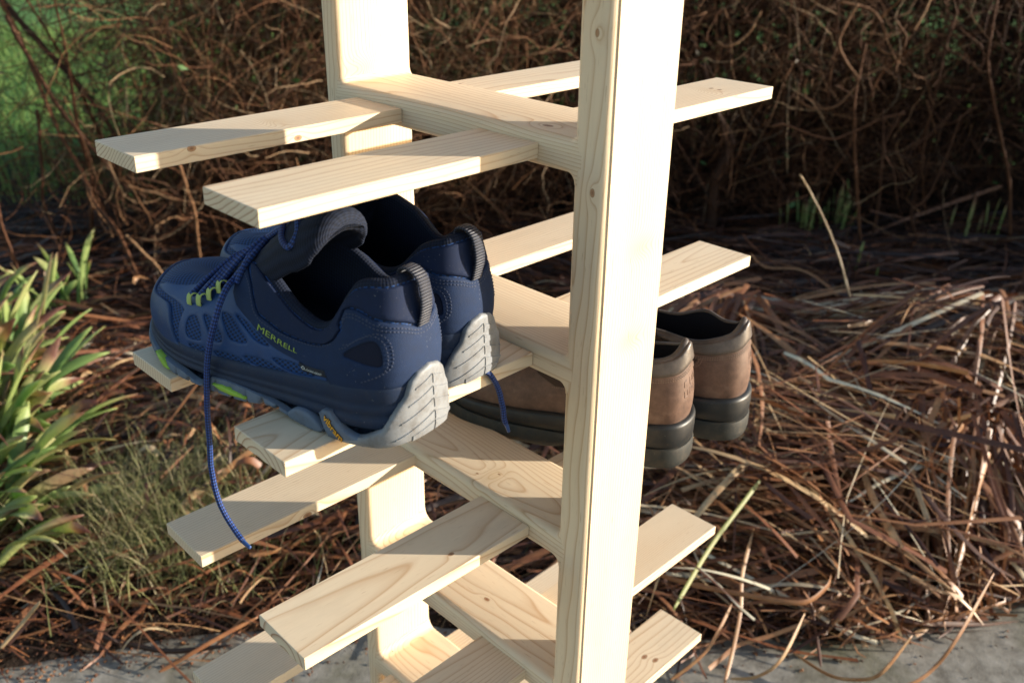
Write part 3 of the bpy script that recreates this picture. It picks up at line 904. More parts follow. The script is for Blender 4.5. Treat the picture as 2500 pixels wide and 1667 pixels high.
    nC = 48; C_ = smooth_path(cp, nC); u_ = np.linspace(0, 1, nC)
    wd = np.interp(u_, [0, .15, .4, .7, .85, .94, 1], [.60, .95, 1.55, 1.72, 1.55, 1.25, .75])   # half angle of the arch
    rad = np.interp(u_, [0, .2, .5, .8, 1], [.018, .023, .028, .029, .028])
    th = np.interp(u_, [0, .4, .75, .92, .98, 1], [.004, .006, .0090, .0095, .0065, .002])
    T_ = np.gradient(C_, axis=0); T_ /= np.linalg.norm(T_, axis=1)[:, None]
    a_ = np.linspace(0, 2 * math.pi, 36, endpoint=False)
    nn = -np.cross(T_, [0, 1, 0])
    dn = nn * np.array([.55, 1, 1]); dn /= np.linalg.norm(dn, axis=1)[:, None]
    ph_ = np.cos(a_)[None] * wd[:, None]
    hh = np.sin(a_)[None] * th[:, None] * (1 - .35 * np.abs(np.cos(a_))[None] ** 6)
    G_ = C_[:, None] + (rad[:, None] + hh)[..., None] * (np.sin(ph_)[..., None] * np.array([0, 1, 0]) + np.cos(ph_)[..., None] * dn[:, None]) - rad[:, None, None] * dn[:, None]
    G_ = np.concatenate([G_, np.repeat(G_.mean(1, keepdims=True)[-1:], 36, 1)])
    Gt = G_.transpose(1, 0, 2)
    tg = sh.emit('tongue', (Gt.reshape(-1, 3), grid_faces(36, nC + 1, True), grid_uv(Gt)), M_KNIT)
    if not lettered:
        sh.emit('size_label', ribbon(np.array([(.1335, 0, .1490), (.1385, 0, .1420), (.1435, 0, .1345), (.1490, 0, .1255)]) + [-.0040, -.004, -.0040], [0, 1, 0], .026, .0006), M_LABEL, tg)
    # heel pull loop
    q = lambda s_, o_: UP.at(np.array([0.0]), np.array([s_]), np.array([o_]))[0]
    lp = smooth_path([q(.54, .0022), q(.60, .0045), q(.72, .0085), q(.86, .0100), q(.97, .0075) + [0, 0, .004], q(1.0, .0) + [.001, 0, .0085], q(1.0, 0) + [.0095, 0, .006], q(1.0, 0) + [.012, 0, -.008]], 50)
    sh.emit('pull_loop', ribbon(lp, [0, 1, 0], .0125, .0020), M_RIB)
    # lacing
    tips = [(.3600, .530), (.3430, .548), (.3330, .622), (.3250, .705)]
    for t, v in tips:
        for f_ in (1, -1):
            tt_ = t if f_ > 0 else 1 - t
            pb = UP.at(np.array([tt_] * 5), np.array([v - .075, v - .05, v, v + .035, v + .04]), np.array([.0012, .0040, .0075, .0065, .0025]))
            d_ = UP.at(np.array([tt_ + .004]), np.array([v]), np.array([.004]))[0] - UP.at(np.array([tt_ - .004]), np.array([v]), np.array([.004]))[0]
            sh.emit('lace_loop', ribbon(smooth_path(pb, 14), d_, .0062, .0012), M_LIMEW)
    rows = []
    LP = [UP.at(np.array([t]), np.array([v + .01]), np.array([.0055]))[0] for t, v in tips] + [UP.at(np.array([.300]), np.array([.74]), np.array([.003]))[0]]
    RP = [UP.at(np.array([1 - t]), np.array([v + .01]), np.array([.0055]))[0] for t, v in tips] + [UP.at(np.array([.700]), np.array([.74]), np.array([.003]))[0]]
    def crest(x, o_): return np.array([x, 0, np.interp(x, cp[::-1, 0], cp[::-1, 2]) + o_])
    for i in range(4):
        m = crest((LP[i][0] + RP[i][0]) / 2 - .010, .0085)
        rows.append(tube(smooth_path([LP[i], LP[i] * .5 + m * .5 + [0, .003, .0045], m, RP[i] * .5 + m * .5 + [0, -.003, .0045], RP[i]], 26), .0023, 8))
        m2 = crest(LP[i][0] * .5 + LP[i + 1][0] * .5 - .014, .0115)
        rows.append(tube(smooth_path([LP[i] + [0, .001, .001], LP[i] * .5 + m2 * .5 + [0, .003, .004], m2, RP[i + 1]], 24), .0023, 8))
    # strands drawn up the tongue to the bow under the slat above
    kn = crest(.128, .0115) if lettered else crest(.160, .008)
    for sg in (1, -1):
        e = LP[4] if sg > 0 else RP[4]
        for dx in (0, .006):
            m = crest(.166 - dx, .0105 + dx * .3) + [0, sg * (.008 - dx), 0]
            rows.append(tube(smooth_path([e + [dx, 0, 0], e * .45 + m * .55 + [0, sg * .002, .003], m, crest(.146 if lettered else .163, .0105) + [0, sg * .004, 0], kn + [0, sg * dx * .5, 0]], 30), .0025, 8))
        if lettered: rows.append(tube(smooth_path([kn, kn + [-.010, sg * .012, .005], kn + [-.022, sg * .024, -.004], kn + [-.020, sg * .032, -.014], kn + [-.006, sg * .026, -.010], kn + [.004, sg * .010, .000], kn], 34), .0025, 8))
    rows.append(tube(smooth_path([kn + [.002, .006, .0], kn + [0, 0, .0045], kn + [-.002, -.006, .0], kn + [0, 0, -.003]], 14), .0030, 8))
    lc = sh.emit('lacing', merge(*rows), M_LACE); lc['kind'] = 'stuff'
    if lettered:
        V2, F2 = text_tris('MERRELL', 1.0, .0)
        V2 = V2 / V2[:, 0].max()
        V3 = on_surface(UP, V2 * [.0425, .034], .2436, .474, np.array([-.998, -.062]), np.array([.03, 1.0]), off=.0024)
        sh.emit('brand_lettering', (V3, F2), M_LOGO, heel, smooth=False)
        sh.emit('membrane_tag', panel(UP, [(.1835, .315), (.1430, .250), (.1400, .120), (.1780, .185)], .0024, .0005, .0025), M_BLACK, up)
        V2, F2 = text_tris('GORE-TEX\u00ae', 1.0, .0)
        V2 = V2 / V2[:, 0].max()
        al = np.array([-.965, -.26]); upv = np.array([0.0, 1.0])
        V3 = on_surface(UP, V2 * [.0185, .0235], .1700, .218, al, upv, off=.0031)
        dm = np.array([(0, 0), (.0026, .0030), (.0052, 0), (.0026, -.0030), (.0010, 0), (.0026, .0018), (.0042, 0), (.0026, -.0018)])
        bar_ = np.array([(.0045, -.0012), (.0230, -.0012), (.0230, -.0006), (.0045, -.0006)])
        D3 = on_surface(UP, dm, .1782, .255, al, upv, off=.0031); B3 = on_surface(UP, bar_, .1782, .245, al, upv, off=.0031)
        sh.emit('membrane_lettering', merge((V3, F2), (D3, [(0, 1, 5, 4), (1, 2, 6, 5), (2, 3, 7, 6), (3, 0, 4, 7)]), (B3, [(0, 1, 2, 3)])), M_WHITE, up, smooth=False)
        V2, F2 = text_tris('vibram', 1.0, .02)
        V2 = V2 / V2[:, 0].max()
        al = np.array([-.0184, -.0133]); al /= np.linalg.norm(al)
        for off_, bold, m_, sc in ((.0027, .07, M_BLACK, 1.0), (.0031, .02, M_YEL, 1.0)):
            W2, G2 = text_tris('vibram', 1.0, bold); W2 = W2 / V2[:, 0].max() if False else W2 / 2.62
            V3 = on_surface(SIDE, W2 * [.0235, .0215], .1400, .0155 / .07, al, np.array([al[1], -al[0]]), sy=.07, off=off_)
            sh.emit('sole_lettering', (V3, G2), m_, out, smooth=False)
    return sh
M_BLACKN = mat_simple('dark_navy_mesh', (0.010, 0.013, 0.028), 0.85, 0.2)

zB_ = LEV['B'][0]
set_geo({14: .117, 15: .123, 16: .114, 17: .099, 18: .114})
left_shoe = blue_shoe('hiking_shoe', 'blue hiking shoe at the outer end of the slats, its long lace dangling below', (-.158, -.260), 99, zB_ + .0002, False, True)
set_geo({2: .114, 3: .101, 4: .121, 5: .133, 6: .128, 16: .088, 17: .090, 18: .114})
right_shoe = blue_shoe('hiking_shoe', 'blue hiking shoe nearer the crossbar, partly hidden behind its fellow', (-.0675, -.2227), 98, zB_ + .0002, True, False)

# loose lace ends
def lace_to(parent, P, name='loose_lace', r=.0026, aglet=.012):
    P = smooth_path(P, 70); P = P + np.random.default_rng(len(P) + int(abs(P[0][0]) * 1e3)).normal(0, 1, (10, 3)).repeat(7, 0) * .00045; P[2:-2] = (P[:-4] + P[1:-3] + P[2:-2] + P[3:-1] + P[4:]) / 5; d = np.r_[0, np.cumsum(np.linalg.norm(np.diff(P, axis=0), axis=1))]
    cut = np.searchsorted(d, d[-1] - aglet)
    v = tube(P[:cut + 1], r, 10)
    o = mesh_obj(name, v[0], v[1], M_LACE, parent, True, v[2])
    v = tube(P[cut - 1:], np.linspace(r * .82, r * .62, len(P) - cut + 1), 10)
    mesh_obj('aglet', v[0], v[1], M_AGLET, o, True, v[2])
    return o
M_AGLET = mat_simple('blue_plastic_tip', (0.020, 0.060, 0.20), 0.30, 0.5, var=0.3)
lace_to(left_shoe.o, [(.173, .026, .0915), (.1715, .038, .0935), (.1692, .050, .0851), (.1677, .0605, .0701), (.1739, .0655, .0424), (.182, .0655, .0122), (.1892, .0645, -.0278),
                      (.1921, .064, -.0593), (.192, .064, -.0839), (.1872, .064, -.1094), (.1747, .064, -.1318), (.1609, .064, -.1418), (.1498, .064, -.145)])
lace_to(left_shoe.o, [(.190, .010, .004), (.184, .004, -.012), (.1817, 0.0, -.0255), (.1789, 0.0, -.0312), (.1777, 0.0, -.0405)], r=.0022)
def to_local(sh, P):
    bpy.context.view_layer.update()
    m = sh.o.matrix_world.inverted()
    return [tuple(m @ Vector(p)) for p in P]
lace_to(right_shoe.o, to_local(right_shoe, [(-.074, -.190, .9610), (-.066, -.210, .9615), (-.0600, -.2232, .9625), (-.0538, -.2250, .9560), (-.0444, -.2250, .9408), (-.0387, -.2245, .9209), (-.0347, -.2240, .9058), (-.0283, -.2237, .8885)]))

# ------------------------------------------------------------------ brown leather shoes
def mat_leather(name, a, b, c, rough=0.5, spec=0.4):
    t = NT(name); P = t.coord('Object')
    f, _ = t.noise(P, 28.0, 4.0, 0.6); g, _ = t.noise(P, 160.0, 4.0, 0.65); h, _ = t.noise(P, 900.0, 2.0)
    col = t.ramp(t.math('ADD', t.math('MULTIPLY', f, 0.7), t.math('MULTIPLY', g, 0.3)), [(0.30, a), (0.52, b), (0.72, c)])
    t.bump(t.math('ADD', t.math('MULTIPLY', g, 0.7), t.math('MULTIPLY', h, 0.4)), 0.35, 0.0008)
    return t.out(col, t.math('ADD', rough - .10, t.math('MULTIPLY', g, .22)), spec)
M_BROWN = mat_leather('worn_brown_leather', (.062, .034, .024), (.140, .080, .055), (.235, .148, .105), .50, .40)
M_DKBROWN = mat_leather('dark_brown_elastic', (.040, .024, .018), (.060, .038, .028), (.085, .055, .040), .75, .25)
M_PADDED = mat_leather('padded_collar_leather', (.040, .031, .025), (.078, .061, .050), (.135, .108, .088), .38, .5)
M_SOLEB = mat_simple('black_rubber_sole', (0.0115, 0.0125, 0.0135), 0.48, 0.45, grime=.25, dust=.2, nscale=35, var=0.3, bump=.12, bscale=1300)
M_SOLEO = mat_simple('olive_grey_heel_block', (0.021, 0.0225, 0.0205), 0.60, 0.35, grime=.5, dust=.3, nscale=35, var=0.3, bump=.15, bscale=700)
M_BTHREAD = mat_simple('brown_thread', (0.19, 0.125, 0.09), 0.6, 0.3)

WK = [
    (.003, .000, .052, .013, .000, .1400, .006, .026, .004, -.016),
    (.011, .0275, .052, .020, .0185, .1275, .006, .026, .006, -.014),
    (.035, .0385, .050, .041, .030, .1215, .006, .024, .006, -.014),
    (.065, .0410, .048, .066, .034, .1275, .005, .024, .005, -.016),
    (.100, .0440, .045, .098, .035, .1160, .004, .022, .005, -.018),
    (.140, .0495, .042, .134, .030, .1180, .004, .024, .012, -.018),
    (.180, .0540, .039, .160, .023, .1160, .004, .026, .018, -.018),
    (.220, .0550, .037, .186, .017, .1040, .006, .026, .022, -.010),
    (.255, .0500, .036, .210, .011, .0930, .008, .026, .026, -.002),
    (.282, .0340, .036, .222, .006, .0890, .009, .028, .030, .003),
    (.300, -.003, .037, .226, -.001, .0880, .008, .028, .034, .004),
    (.285, -.033, .036, .222, -.007, .0890, .009, .028, .030, .003),
    (.258, -.045, .036, .210, -.012, .0930, .008, .026, .026, -.002),
    (.220, -.046, .037, .186, -.018, .1040, .006, .026, .020, -.010),
    (.180, -.042, .040, .160, -.023, .1160, .004, .026, .016, -.018),
    (.140, -.038, .043, .134, -.030, .1200, .004, .024, .008, -.018),
    (.100, -.036, .046, .098, -.033, .1180, .004, .022, .005, -.018),
    (.065, -.0365, .048, .066, -.033, .1140, .005, .022, .004, -.014),
    (.035, -.0355, .050, .041, -.029, .1190, .006, .024, .006, -.014),
    (.011, -.0255, .052, .020, -.0175, .1275, .006, .026, .006, -.014)]
WG, WB, WT, WO = upper_grid(WK, 240, 30)
WUP = Surf(WG)
_wx = WB[:, 0]
_wspr = 0.012 * np.clip((_wx - .20) / .10, 0, 2) ** 2

def brown_shoe(label, loc, ang, z, mirror):
    sh = Shoe('leather_shoe', label, loc, ang, z, mirror, 'pair of brown leather shoes')
    up = sh.emit('upper', (WG.reshape(-1, 3), grid_faces(240, 30, True), grid_uv(WG)), M_BROWN)
    L = lining(WG, WB, WT, WO, np.interp(np.abs(np.mod(np.arange(240) / 240 + .5, 1) - .5), [0, .2, .30, .5], [.0065, .006, .004, .003]), .056)
    Lr = L[:, :5]; L = L[:, 4:]
    sh.emit('collar_rim', (Lr.reshape(-1, 3), grid_faces(240, 5, True), grid_uv(Lr)), M_PADDED, up)
    sh.emit('lining', (L.reshape(-1, 3), grid_faces(240, L.shape[1], True), grid_uv(L)), M_INNER)
    # padded collar round the back
    lat = [(.215, .985), (.205, .90), (.170, .82), (.120, .745), (.080, .715), (.040, .698), (0, .69)]
    poly = lat[:-1] + [(-t, v) for t, v in reversed(lat)] + [(t, .99) for t in np.linspace(-.21, .21, 50)]
    sh.emit('padded_collar', panel(WUP, poly, .0026, .0030, .0030), M_PADDED, up, sharp=70)
    for sg in (1, -1):
        g = [(sg * t, v) for t, v in [(.300, .97), (.290, .55), (.255, .42), (.175, .44), (.140, .54), (.128, .70), (.165, .80), (.200, .89), (.21, .97)]]
        sh.emit('elastic_gore', panel(WUP, g, .0004, .0004, .0035, base=-.0006), M_DKBROWN, up)
    st = []
    for sg in (1, -1):
        for dv in (0, -.030):
            st.append(stitches(WUP, [(sg * t, v + dv) for t, v in [(.150, .735), (.120, .700), (.080, .672), (.040, .655), (0, .647)]], pitch=.0026, length=.0017, w=.0006, off=.0006))
            st.append(stitches(WUP, [(sg * (t - dv * .2), v) for t, v in [(.122, .68), (.127, .58), (.150, .47), (.175, .425), (.255, .405)]], pitch=.0026, length=.0017, w=.0006, off=.0006))
    s_ = sh.emit('stitching', merge(*st), M_BTHREAD, up); s_['kind'] = 'stuff'
    # worn, illegible stamp pressed into the heel leather
    st = []
    for row, v0 in ((0, .47), (1, .35)):
        for k_ in range(3):
            t0 = (.034 - k_ * .018) * (1 if not mirror else 1)
            st.append(strip_panel(WUP, [(t0, v0), (t0, v0 + .075)],   .0012, .0004, n=6))
            st.append(strip_panel(WUP, [(t0, v0 + (.0 if (k_ + row) % 2 else .07)), (t0 - .0095, v0 + (.0 if (k_ + row) % 2 else .07))],   .0012, .0004, n=6))
            if (k_ + row) % 3: st.append(strip_panel(WUP, [(t0 - .0095, v0), (t0 - .0095, v0 + .07)], .0012, .0004, n=6))
    e_ = sh.emit('heel_stamp', merge(*st), M_BROWN, up); e_['kind'] = 'stuff'
    Z = WB[:, 2]; hb = np.interp(_wx, [0, .09, .12, .30], [.026, .026, .024, .021]) + _wspr
    rows = [(-.004, hb - .003), (.0035, hb - .0030), (.0042, hb - .0005), (.0062, hb + .0012), (.0066, (hb + Z) / 2), (.0062, Z - .002), (.0050, Z + .0010), (.002, Z + .0022), (-.005, Z + .0018)]
    G = np.stack([offset_ring(WB, WO, o, z_) for o, z_ in rows], 1)
    so_ = sh.emit('sole', (G.reshape(-1, 3), grid_faces(240, G.shape[1], True), grid_uv(G)), M_SOLEB)
    bt = _wspr + .010 * np.exp(-((_wx - .115) / .02) ** 2)
    rows = [(.0030, hb - .0012), (.0062, hb - .0018), (.0074, hb - .006), (.0076, bt + .008), (.0066, bt + .0018), (.0040, bt), (-.012, bt), (-.016, bt + .002)]
    G = np.stack([offset_ring(WB, WO, o, z_) for o, z_ in rows], 1); k = G.shape[1]
    Of = [tuple(f) for f in grid_faces(240, k, True)[:, ::-1]]; Of.append(tuple(i * k + k - 1 for i in range(240)))
    sh.emit('heel_block', (G.reshape(-1, 3), Of, grid_uv(G)), M_SOLEO, so_, sharp=60)
    # closed vamp under the throat
    cp = np.array([(.232, 0, .083), (.205, 0, .094), (.178, 0, .108), (.155, 0, .122), (.138, 0, .136), (.130, 0, .139), (.126, 0, .132)])
    C_ = smooth_path(cp, 30); wd = np.interp(np.linspace(0, 1, 30), [0, .3, .7, 1], [.010, .019, .028, .027])
    T_ = np.gradient(C_, axis=0); T_ /= np.linalg.norm(T_, axis=1)[:, None]
    nn = -np.cross(T_, [0, 1, 0]); a_ = np.linspace(0, 2 * math.pi, 24, endpoint=False)
    y_ = np.cos(a_)[None] * wd[:, None]
    G_ = C_[:, None] + np.stack([y_ * 0, y_, y_ * 0], -1) + nn[:, None] * (np.sin(a_)[None] * .0042 - (y_ ** 2) / .05)[..., None]
    G_ = np.concatenate([G_, np.repeat(G_.mean(1, keepdims=True)[-1:], 24, 1)]); Gt = G_.transpose(1, 0, 2)
    sh.emit('tongue', (Gt.reshape(-1, 3), grid_faces(24, 31, True), grid_uv(Gt)), M_DKBROWN)
    return sh
zC_ = LEV['C'][0] + .0006
brown_shoe('brown leather shoe half hidden behind the near upright, its heel past the slat', (.2295, -.256), 110, zC_, False)
brown_shoe('brown leather shoe farther out along the right-hand slats, in full sun', (.3245, -.269), 110, zC_, True)

# ================================================================== the garden
def mat_tint(name, stops, rough=0.7, spec=0.3, trans=0.0, nscale=40.0, var=0.35, use_uv=False, tip=None):
    """colour picked by a per-blade value, with noise along it"""
    t = NT(name); P = t.coord('Object')
    a = t.attr('tint', 'GEOMETRY').outputs['Fac']
    f, _ = t.noise(P, nscale, 3.0, 0.6)
    v = t.math('ADD', a, t.math('MULTIPLY', t.math('SUBTRACT', f, 0.5), var), clamp=True)
    c = t.ramp(v, stops)
    m = t.out(c, rough, spec)
    if trans:
        tr = t.n('ShaderNodeBsdfTranslucent'); mx = t.n('ShaderNodeMixShader')
        t.set(tr.inputs['Color'], c); mx.inputs[0].default_value = trans
        t.t.links.new(t.b.outputs[0], mx.inputs[1]); t.t.links.new(tr.outputs[0], mx.inputs[2])
        t.t.links.new(mx.outputs[0], t.t.nodes['Material Output'].inputs['Surface'])
    return m
M_STRAW = mat_tint('dead_strap_leaves', [(0.0, (.028, .014, .010)), (0.18, (.062, .021, .010)), (0.42, (.190, .068, .027)), (0.62, (.330, .155, .062)), (0.80, (.52, .36, .19)), (0.93, (.60, .49, .34)), (1.0, (.70, .63, .46))], .48, .5, .12)
M_TWIG = mat_tint('twig_bark', [(0.0, (.018, .010, .006)), (0.3, (.048, .019, .009)), (0.6, (.115, .046, .020)), (0.8, (.21, .105, .048)), (1.0, (.30, .21, .125))], .75, .25)
M_LEAF = mat_tint('small_hedge_leaves', [(0.0, (.050, .030, .016)), (0.25, (.085, .055, .022)), (0.4, (.035, .070, .022)), (0.75, (.055, .125, .038)), (1.0, (.11, .20, .06))], .5, .4, .3)
M_DEAD_SHADE = mat_tint('dry_leaves_shade_dark', [(0.0, (.008, .005, .0035)), (0.5, (.024, .013, .008)), (1.0, (.065, .034, .019))], .8, .2, .1)  # browns taken near black: shade of the hedge gaps sits in the colour
M_IRIS = mat_tint('green_strap_leaves', [(0.0, (.095, .200, .060)), (0.35, (.250, .390, .125)), (0.62, (.430, .510, .180)), (0.80, (.55, .53, .24)), (0.91, (.50, .34, .19)), (1.0, (.24, .11, .08))], .42, .5, .52, nscale=14, var=.22)
M_GRASS = mat_tint('fine_grass', [(0.0, (.065, .090, .028)), (0.45, (.165, .185, .065)), (0.75, (.30, .28, .12)), (1.0, (.50, .42, .25))], .6, .3, .25)
M_LAWNG = mat_tint('lawn_grass', [(0.0, (.045, .105, .030)), (0.5, (.110, .205, .048)), (1.0, (.28, .36, .10))], .6, .3, .35, nscale=2.0, var=.8)

def W3(P):
    """(r, f, z) -> world"""
    P = np.asarray(P, float); out = np.empty(P.shape)
    xy = CAM[:2] + P[..., 0:1] * RR + P[..., 1:2] * FF
    out[..., :2] = xy; out[..., 2] = P[..., 2]; return out

EDGE = np.array([(-6, 1.15), (-2, 1.22), (-.86, 1.31), (-.64, 1.38), (-.31, 1.47), (.1, 1.45), (.47, 1.41), (.83, 1.43), (1.2, 1.55), (2.2, 1.70), (6, 1.9)])
def edge(r): return np.interp(r, EDGE[:, 0], EDGE[:, 1])
def bed_h(r, f):
    d = f - edge(r)
    h = .015 + .055 * np.clip(d / .5, 0, 1) + .03 * np.sin(r * 2.3 + 1) * np.clip(d / .4, 0, 1) * .5
    h = h + .15 * np.exp(-((r - 1.2) / .7) ** 2 - ((f - 2.15) / .42) ** 2) + .06 * np.exp(-((r + .3) / .5) ** 2 - ((f - 2.1) / .4) ** 2)
    return h

# paving, bed and lawn
def mat_concrete():
    t = NT('weathered_concrete'); P = t.coord('Object')
    a, _ = t.noise(P, 3.0, 5.0, 0.6); b, _ = t.noise(P, 26.0, 5.0, 0.65); c, _ = t.noise(P, 260.0, 3.0, 0.6)
    col = t.ramp(b, [(0.28, (.115, .100, .080)), (0.5, (.245, .225, .190)), (0.75, (.36, .335, .29))])
    moss = t.ramp(a, [(0.50, 0.0), (0.66, 0.75)])
    col = t.mix(moss, col, t.mix(b, (.060, .065, .030), (.15, .14, .075)))
    grit = t.ramp(c, [(0.30, 0.0), (0.36, 1.0)])
    col = t.mix(t.math('MULTIPLY', t.math('SUBTRACT', 1.0, grit), .6), col, (.05, .045, .04))
    t.bump(t.math('ADD', t.math('MULTIPLY', b, 1.0), t.math('MULTIPLY', c, .5)), .35, .004)
    return t.out(col, .9, .2)
M_CONC = mat_concrete()
def mat_soil():
    t = NT('damp_soil'); P = t.coord('Object')
    a, _ = t.noise(P, 9.0, 5.0, 0.65); b, _ = t.noise(P, 70.0, 4.0, 0.65)
    col = t.ramp(t.math('ADD', t.math('MULTIPLY', a, .5), t.math('MULTIPLY', b, .5)), [(0.3, (.012, .008, .006)), (0.55, (.032, .020, .013)), (0.75, (.070, .043, .027))])
    t.bump(t.math('ADD', a, b), .8, .02)
    return t.out(col, .92, .2)
M_SOIL = mat_soil()
def mat_lawn():
    t = NT('mown_lawn'); P = t.coord('Object')
    a, _ = t.noise(P, 1.3, 4.0, 0.6); b, _ = t.noise(P, 30.0, 4.0, 0.7)
    col = t.ramp(t.math('ADD', t.math('MULTIPLY', a, .55), t.math('MULTIPLY', b, .45)), [(0.3, (.040, .105, .026)), (0.55, (.090, .190, .040)), (0.75, (.18, .27, .070))])
    t.bump(b, .7, .02)
    return t.out(col, .8, .2)
M_LAWN = mat_lawn()

def sheet(name, rs, fs_of_r, nf, h, mat, thick_edge=None):
    G = np.zeros((len(rs), nf, 3))
    for i, r in enumerate(rs):
        fs = fs_of_r(r); G[i, :, 0] = r; G[i, :, 1] = fs; G[i, :, 2] = h(np.full(nf, r), fs)
    V = W3(G).reshape(-1, 3)
    return mesh_obj(name, V, grid_faces(len(rs), nf, False)[:, ::-1], mat, kind='structure')
_er = np.random.default_rng(3)
_jag = np.convolve(_er.normal(0, .03, 700), np.ones(9) / 9, 'same')
rs_ = np.linspace(-6, 7, 260)
def jag(r): return np.interp(r, np.linspace(-6, 7, 700), _jag)
def conc_f(r):
    e = edge(r) + jag(r)
    return np.concatenate([np.linspace(-8, e - .02, 14), [e - .006, e, e + .004]])
def conc_h(r, f):
    e = edge(r) + jag(r)
    return np.where(f > e + .002, -.06, np.where(f > e - .001, -.008, 0.0))
sheet('path', rs_, conc_f, 17, conc_h, M_CONC)
def bed_f(r): return np.linspace(edge(r) - .035, 4.75, 70)
def soilh(r, f):
    n = .012 * np.sin(r * 31 + f * 17) * np.sin(f * 41 - r * 13) + .010 * np.sin(r * 11 + 2) * np.sin(f * 13)
    d = np.clip((f - edge(r)) / .08, -.5, 1)
    return np.where(f < edge(r), -.022, bed_h(r, f) - .012 + n * np.clip(d, 0, 1))
sheet('flower_bed', np.linspace(-6, 7, 330), bed_f, 70, soilh, M_SOIL)
sheet('lawn', np.linspace(-60, 60, 60), lambda r: np.concatenate([np.linspace(4.7, 20, 30), np.linspace(22, 90, 12)]), 42, lambda r, f: .055 + .03 * np.sin(r * .9) * np.sin(f * .7) - .04 * (f < 4.8), M_LAWN)

# ---------------------------------------------------------------- batches of blades and twigs
def blades(P, S, Wd, fold=0.25):
    """n ribbons: P (n,k,3) centre lines, S (n,3) or (n,k,3) across, Wd (n,k); three points across, slightly folded"""
    n, k, _ = P.shape
    if S.ndim == 2: S = np.repeat(S[:, None], k, 1)
    T = np.gradient(P, axis=1); T /= np.maximum(np.linalg.norm(T, axis=2), 1e-9)[..., None]
    S = S - T * np.sum(S * T, axis=2)[..., None]; S /= np.maximum(np.linalg.norm(S, axis=2), 1e-9)[..., None]
    U = np.cross(T, S)
    w = Wd[..., None] * .5
    A = P + S * w; B = P - U * w * fold * 2 * .5; C = P - S * w
    V = np.stack([A, B, C], 2).reshape(-1, 3)
    i = np.arange(n)[:, None, None] * (k * 3) + np.arange(k - 1)[None, :, None] * 3 + np.arange(2)[None, None, :]
    F = np.stack([i, i + 1, i + 4, i + 3], -1).reshape(-1, 4)
    return V, F

def prisms(P, R):
    """n three-sided twigs: P (n,k,3), R (n,k)"""
    n, k, _ = P.shape
    T = np.gradient(P, axis=1); T /= np.maximum(np.linalg.norm(T, axis=2), 1e-9)[..., None]
    ref = np.array([.31, .52, .79]); N = np.cross(T, ref); N /= np.maximum(np.linalg.norm(N, axis=2), 1e-9)[..., None]
    B = np.cross(T, N)
    a = np.arange(3) * 2 * math.pi / 3
    V = (P[:, :, None] + (np.cos(a)[None, None, :, None] * N[:, :, None] + np.sin(a)[None, None, :, None] * B[:, :, None]) * R[:, :, None, None]).reshape(-1, 3)
    i = np.arange(n)[:, None, None] * (k * 3) + np.arange(k - 1)[None, :, None] * 3
    j = np.arange(3)[None, None, :]; j2 = (j + 1) % 3
    F = np.stack([i + j, i + j2, i + 3 + j2, i + 3 + j], -1).reshape(-1, 4)
    return V, F

def rep(t, m): return np.repeat(t, m)

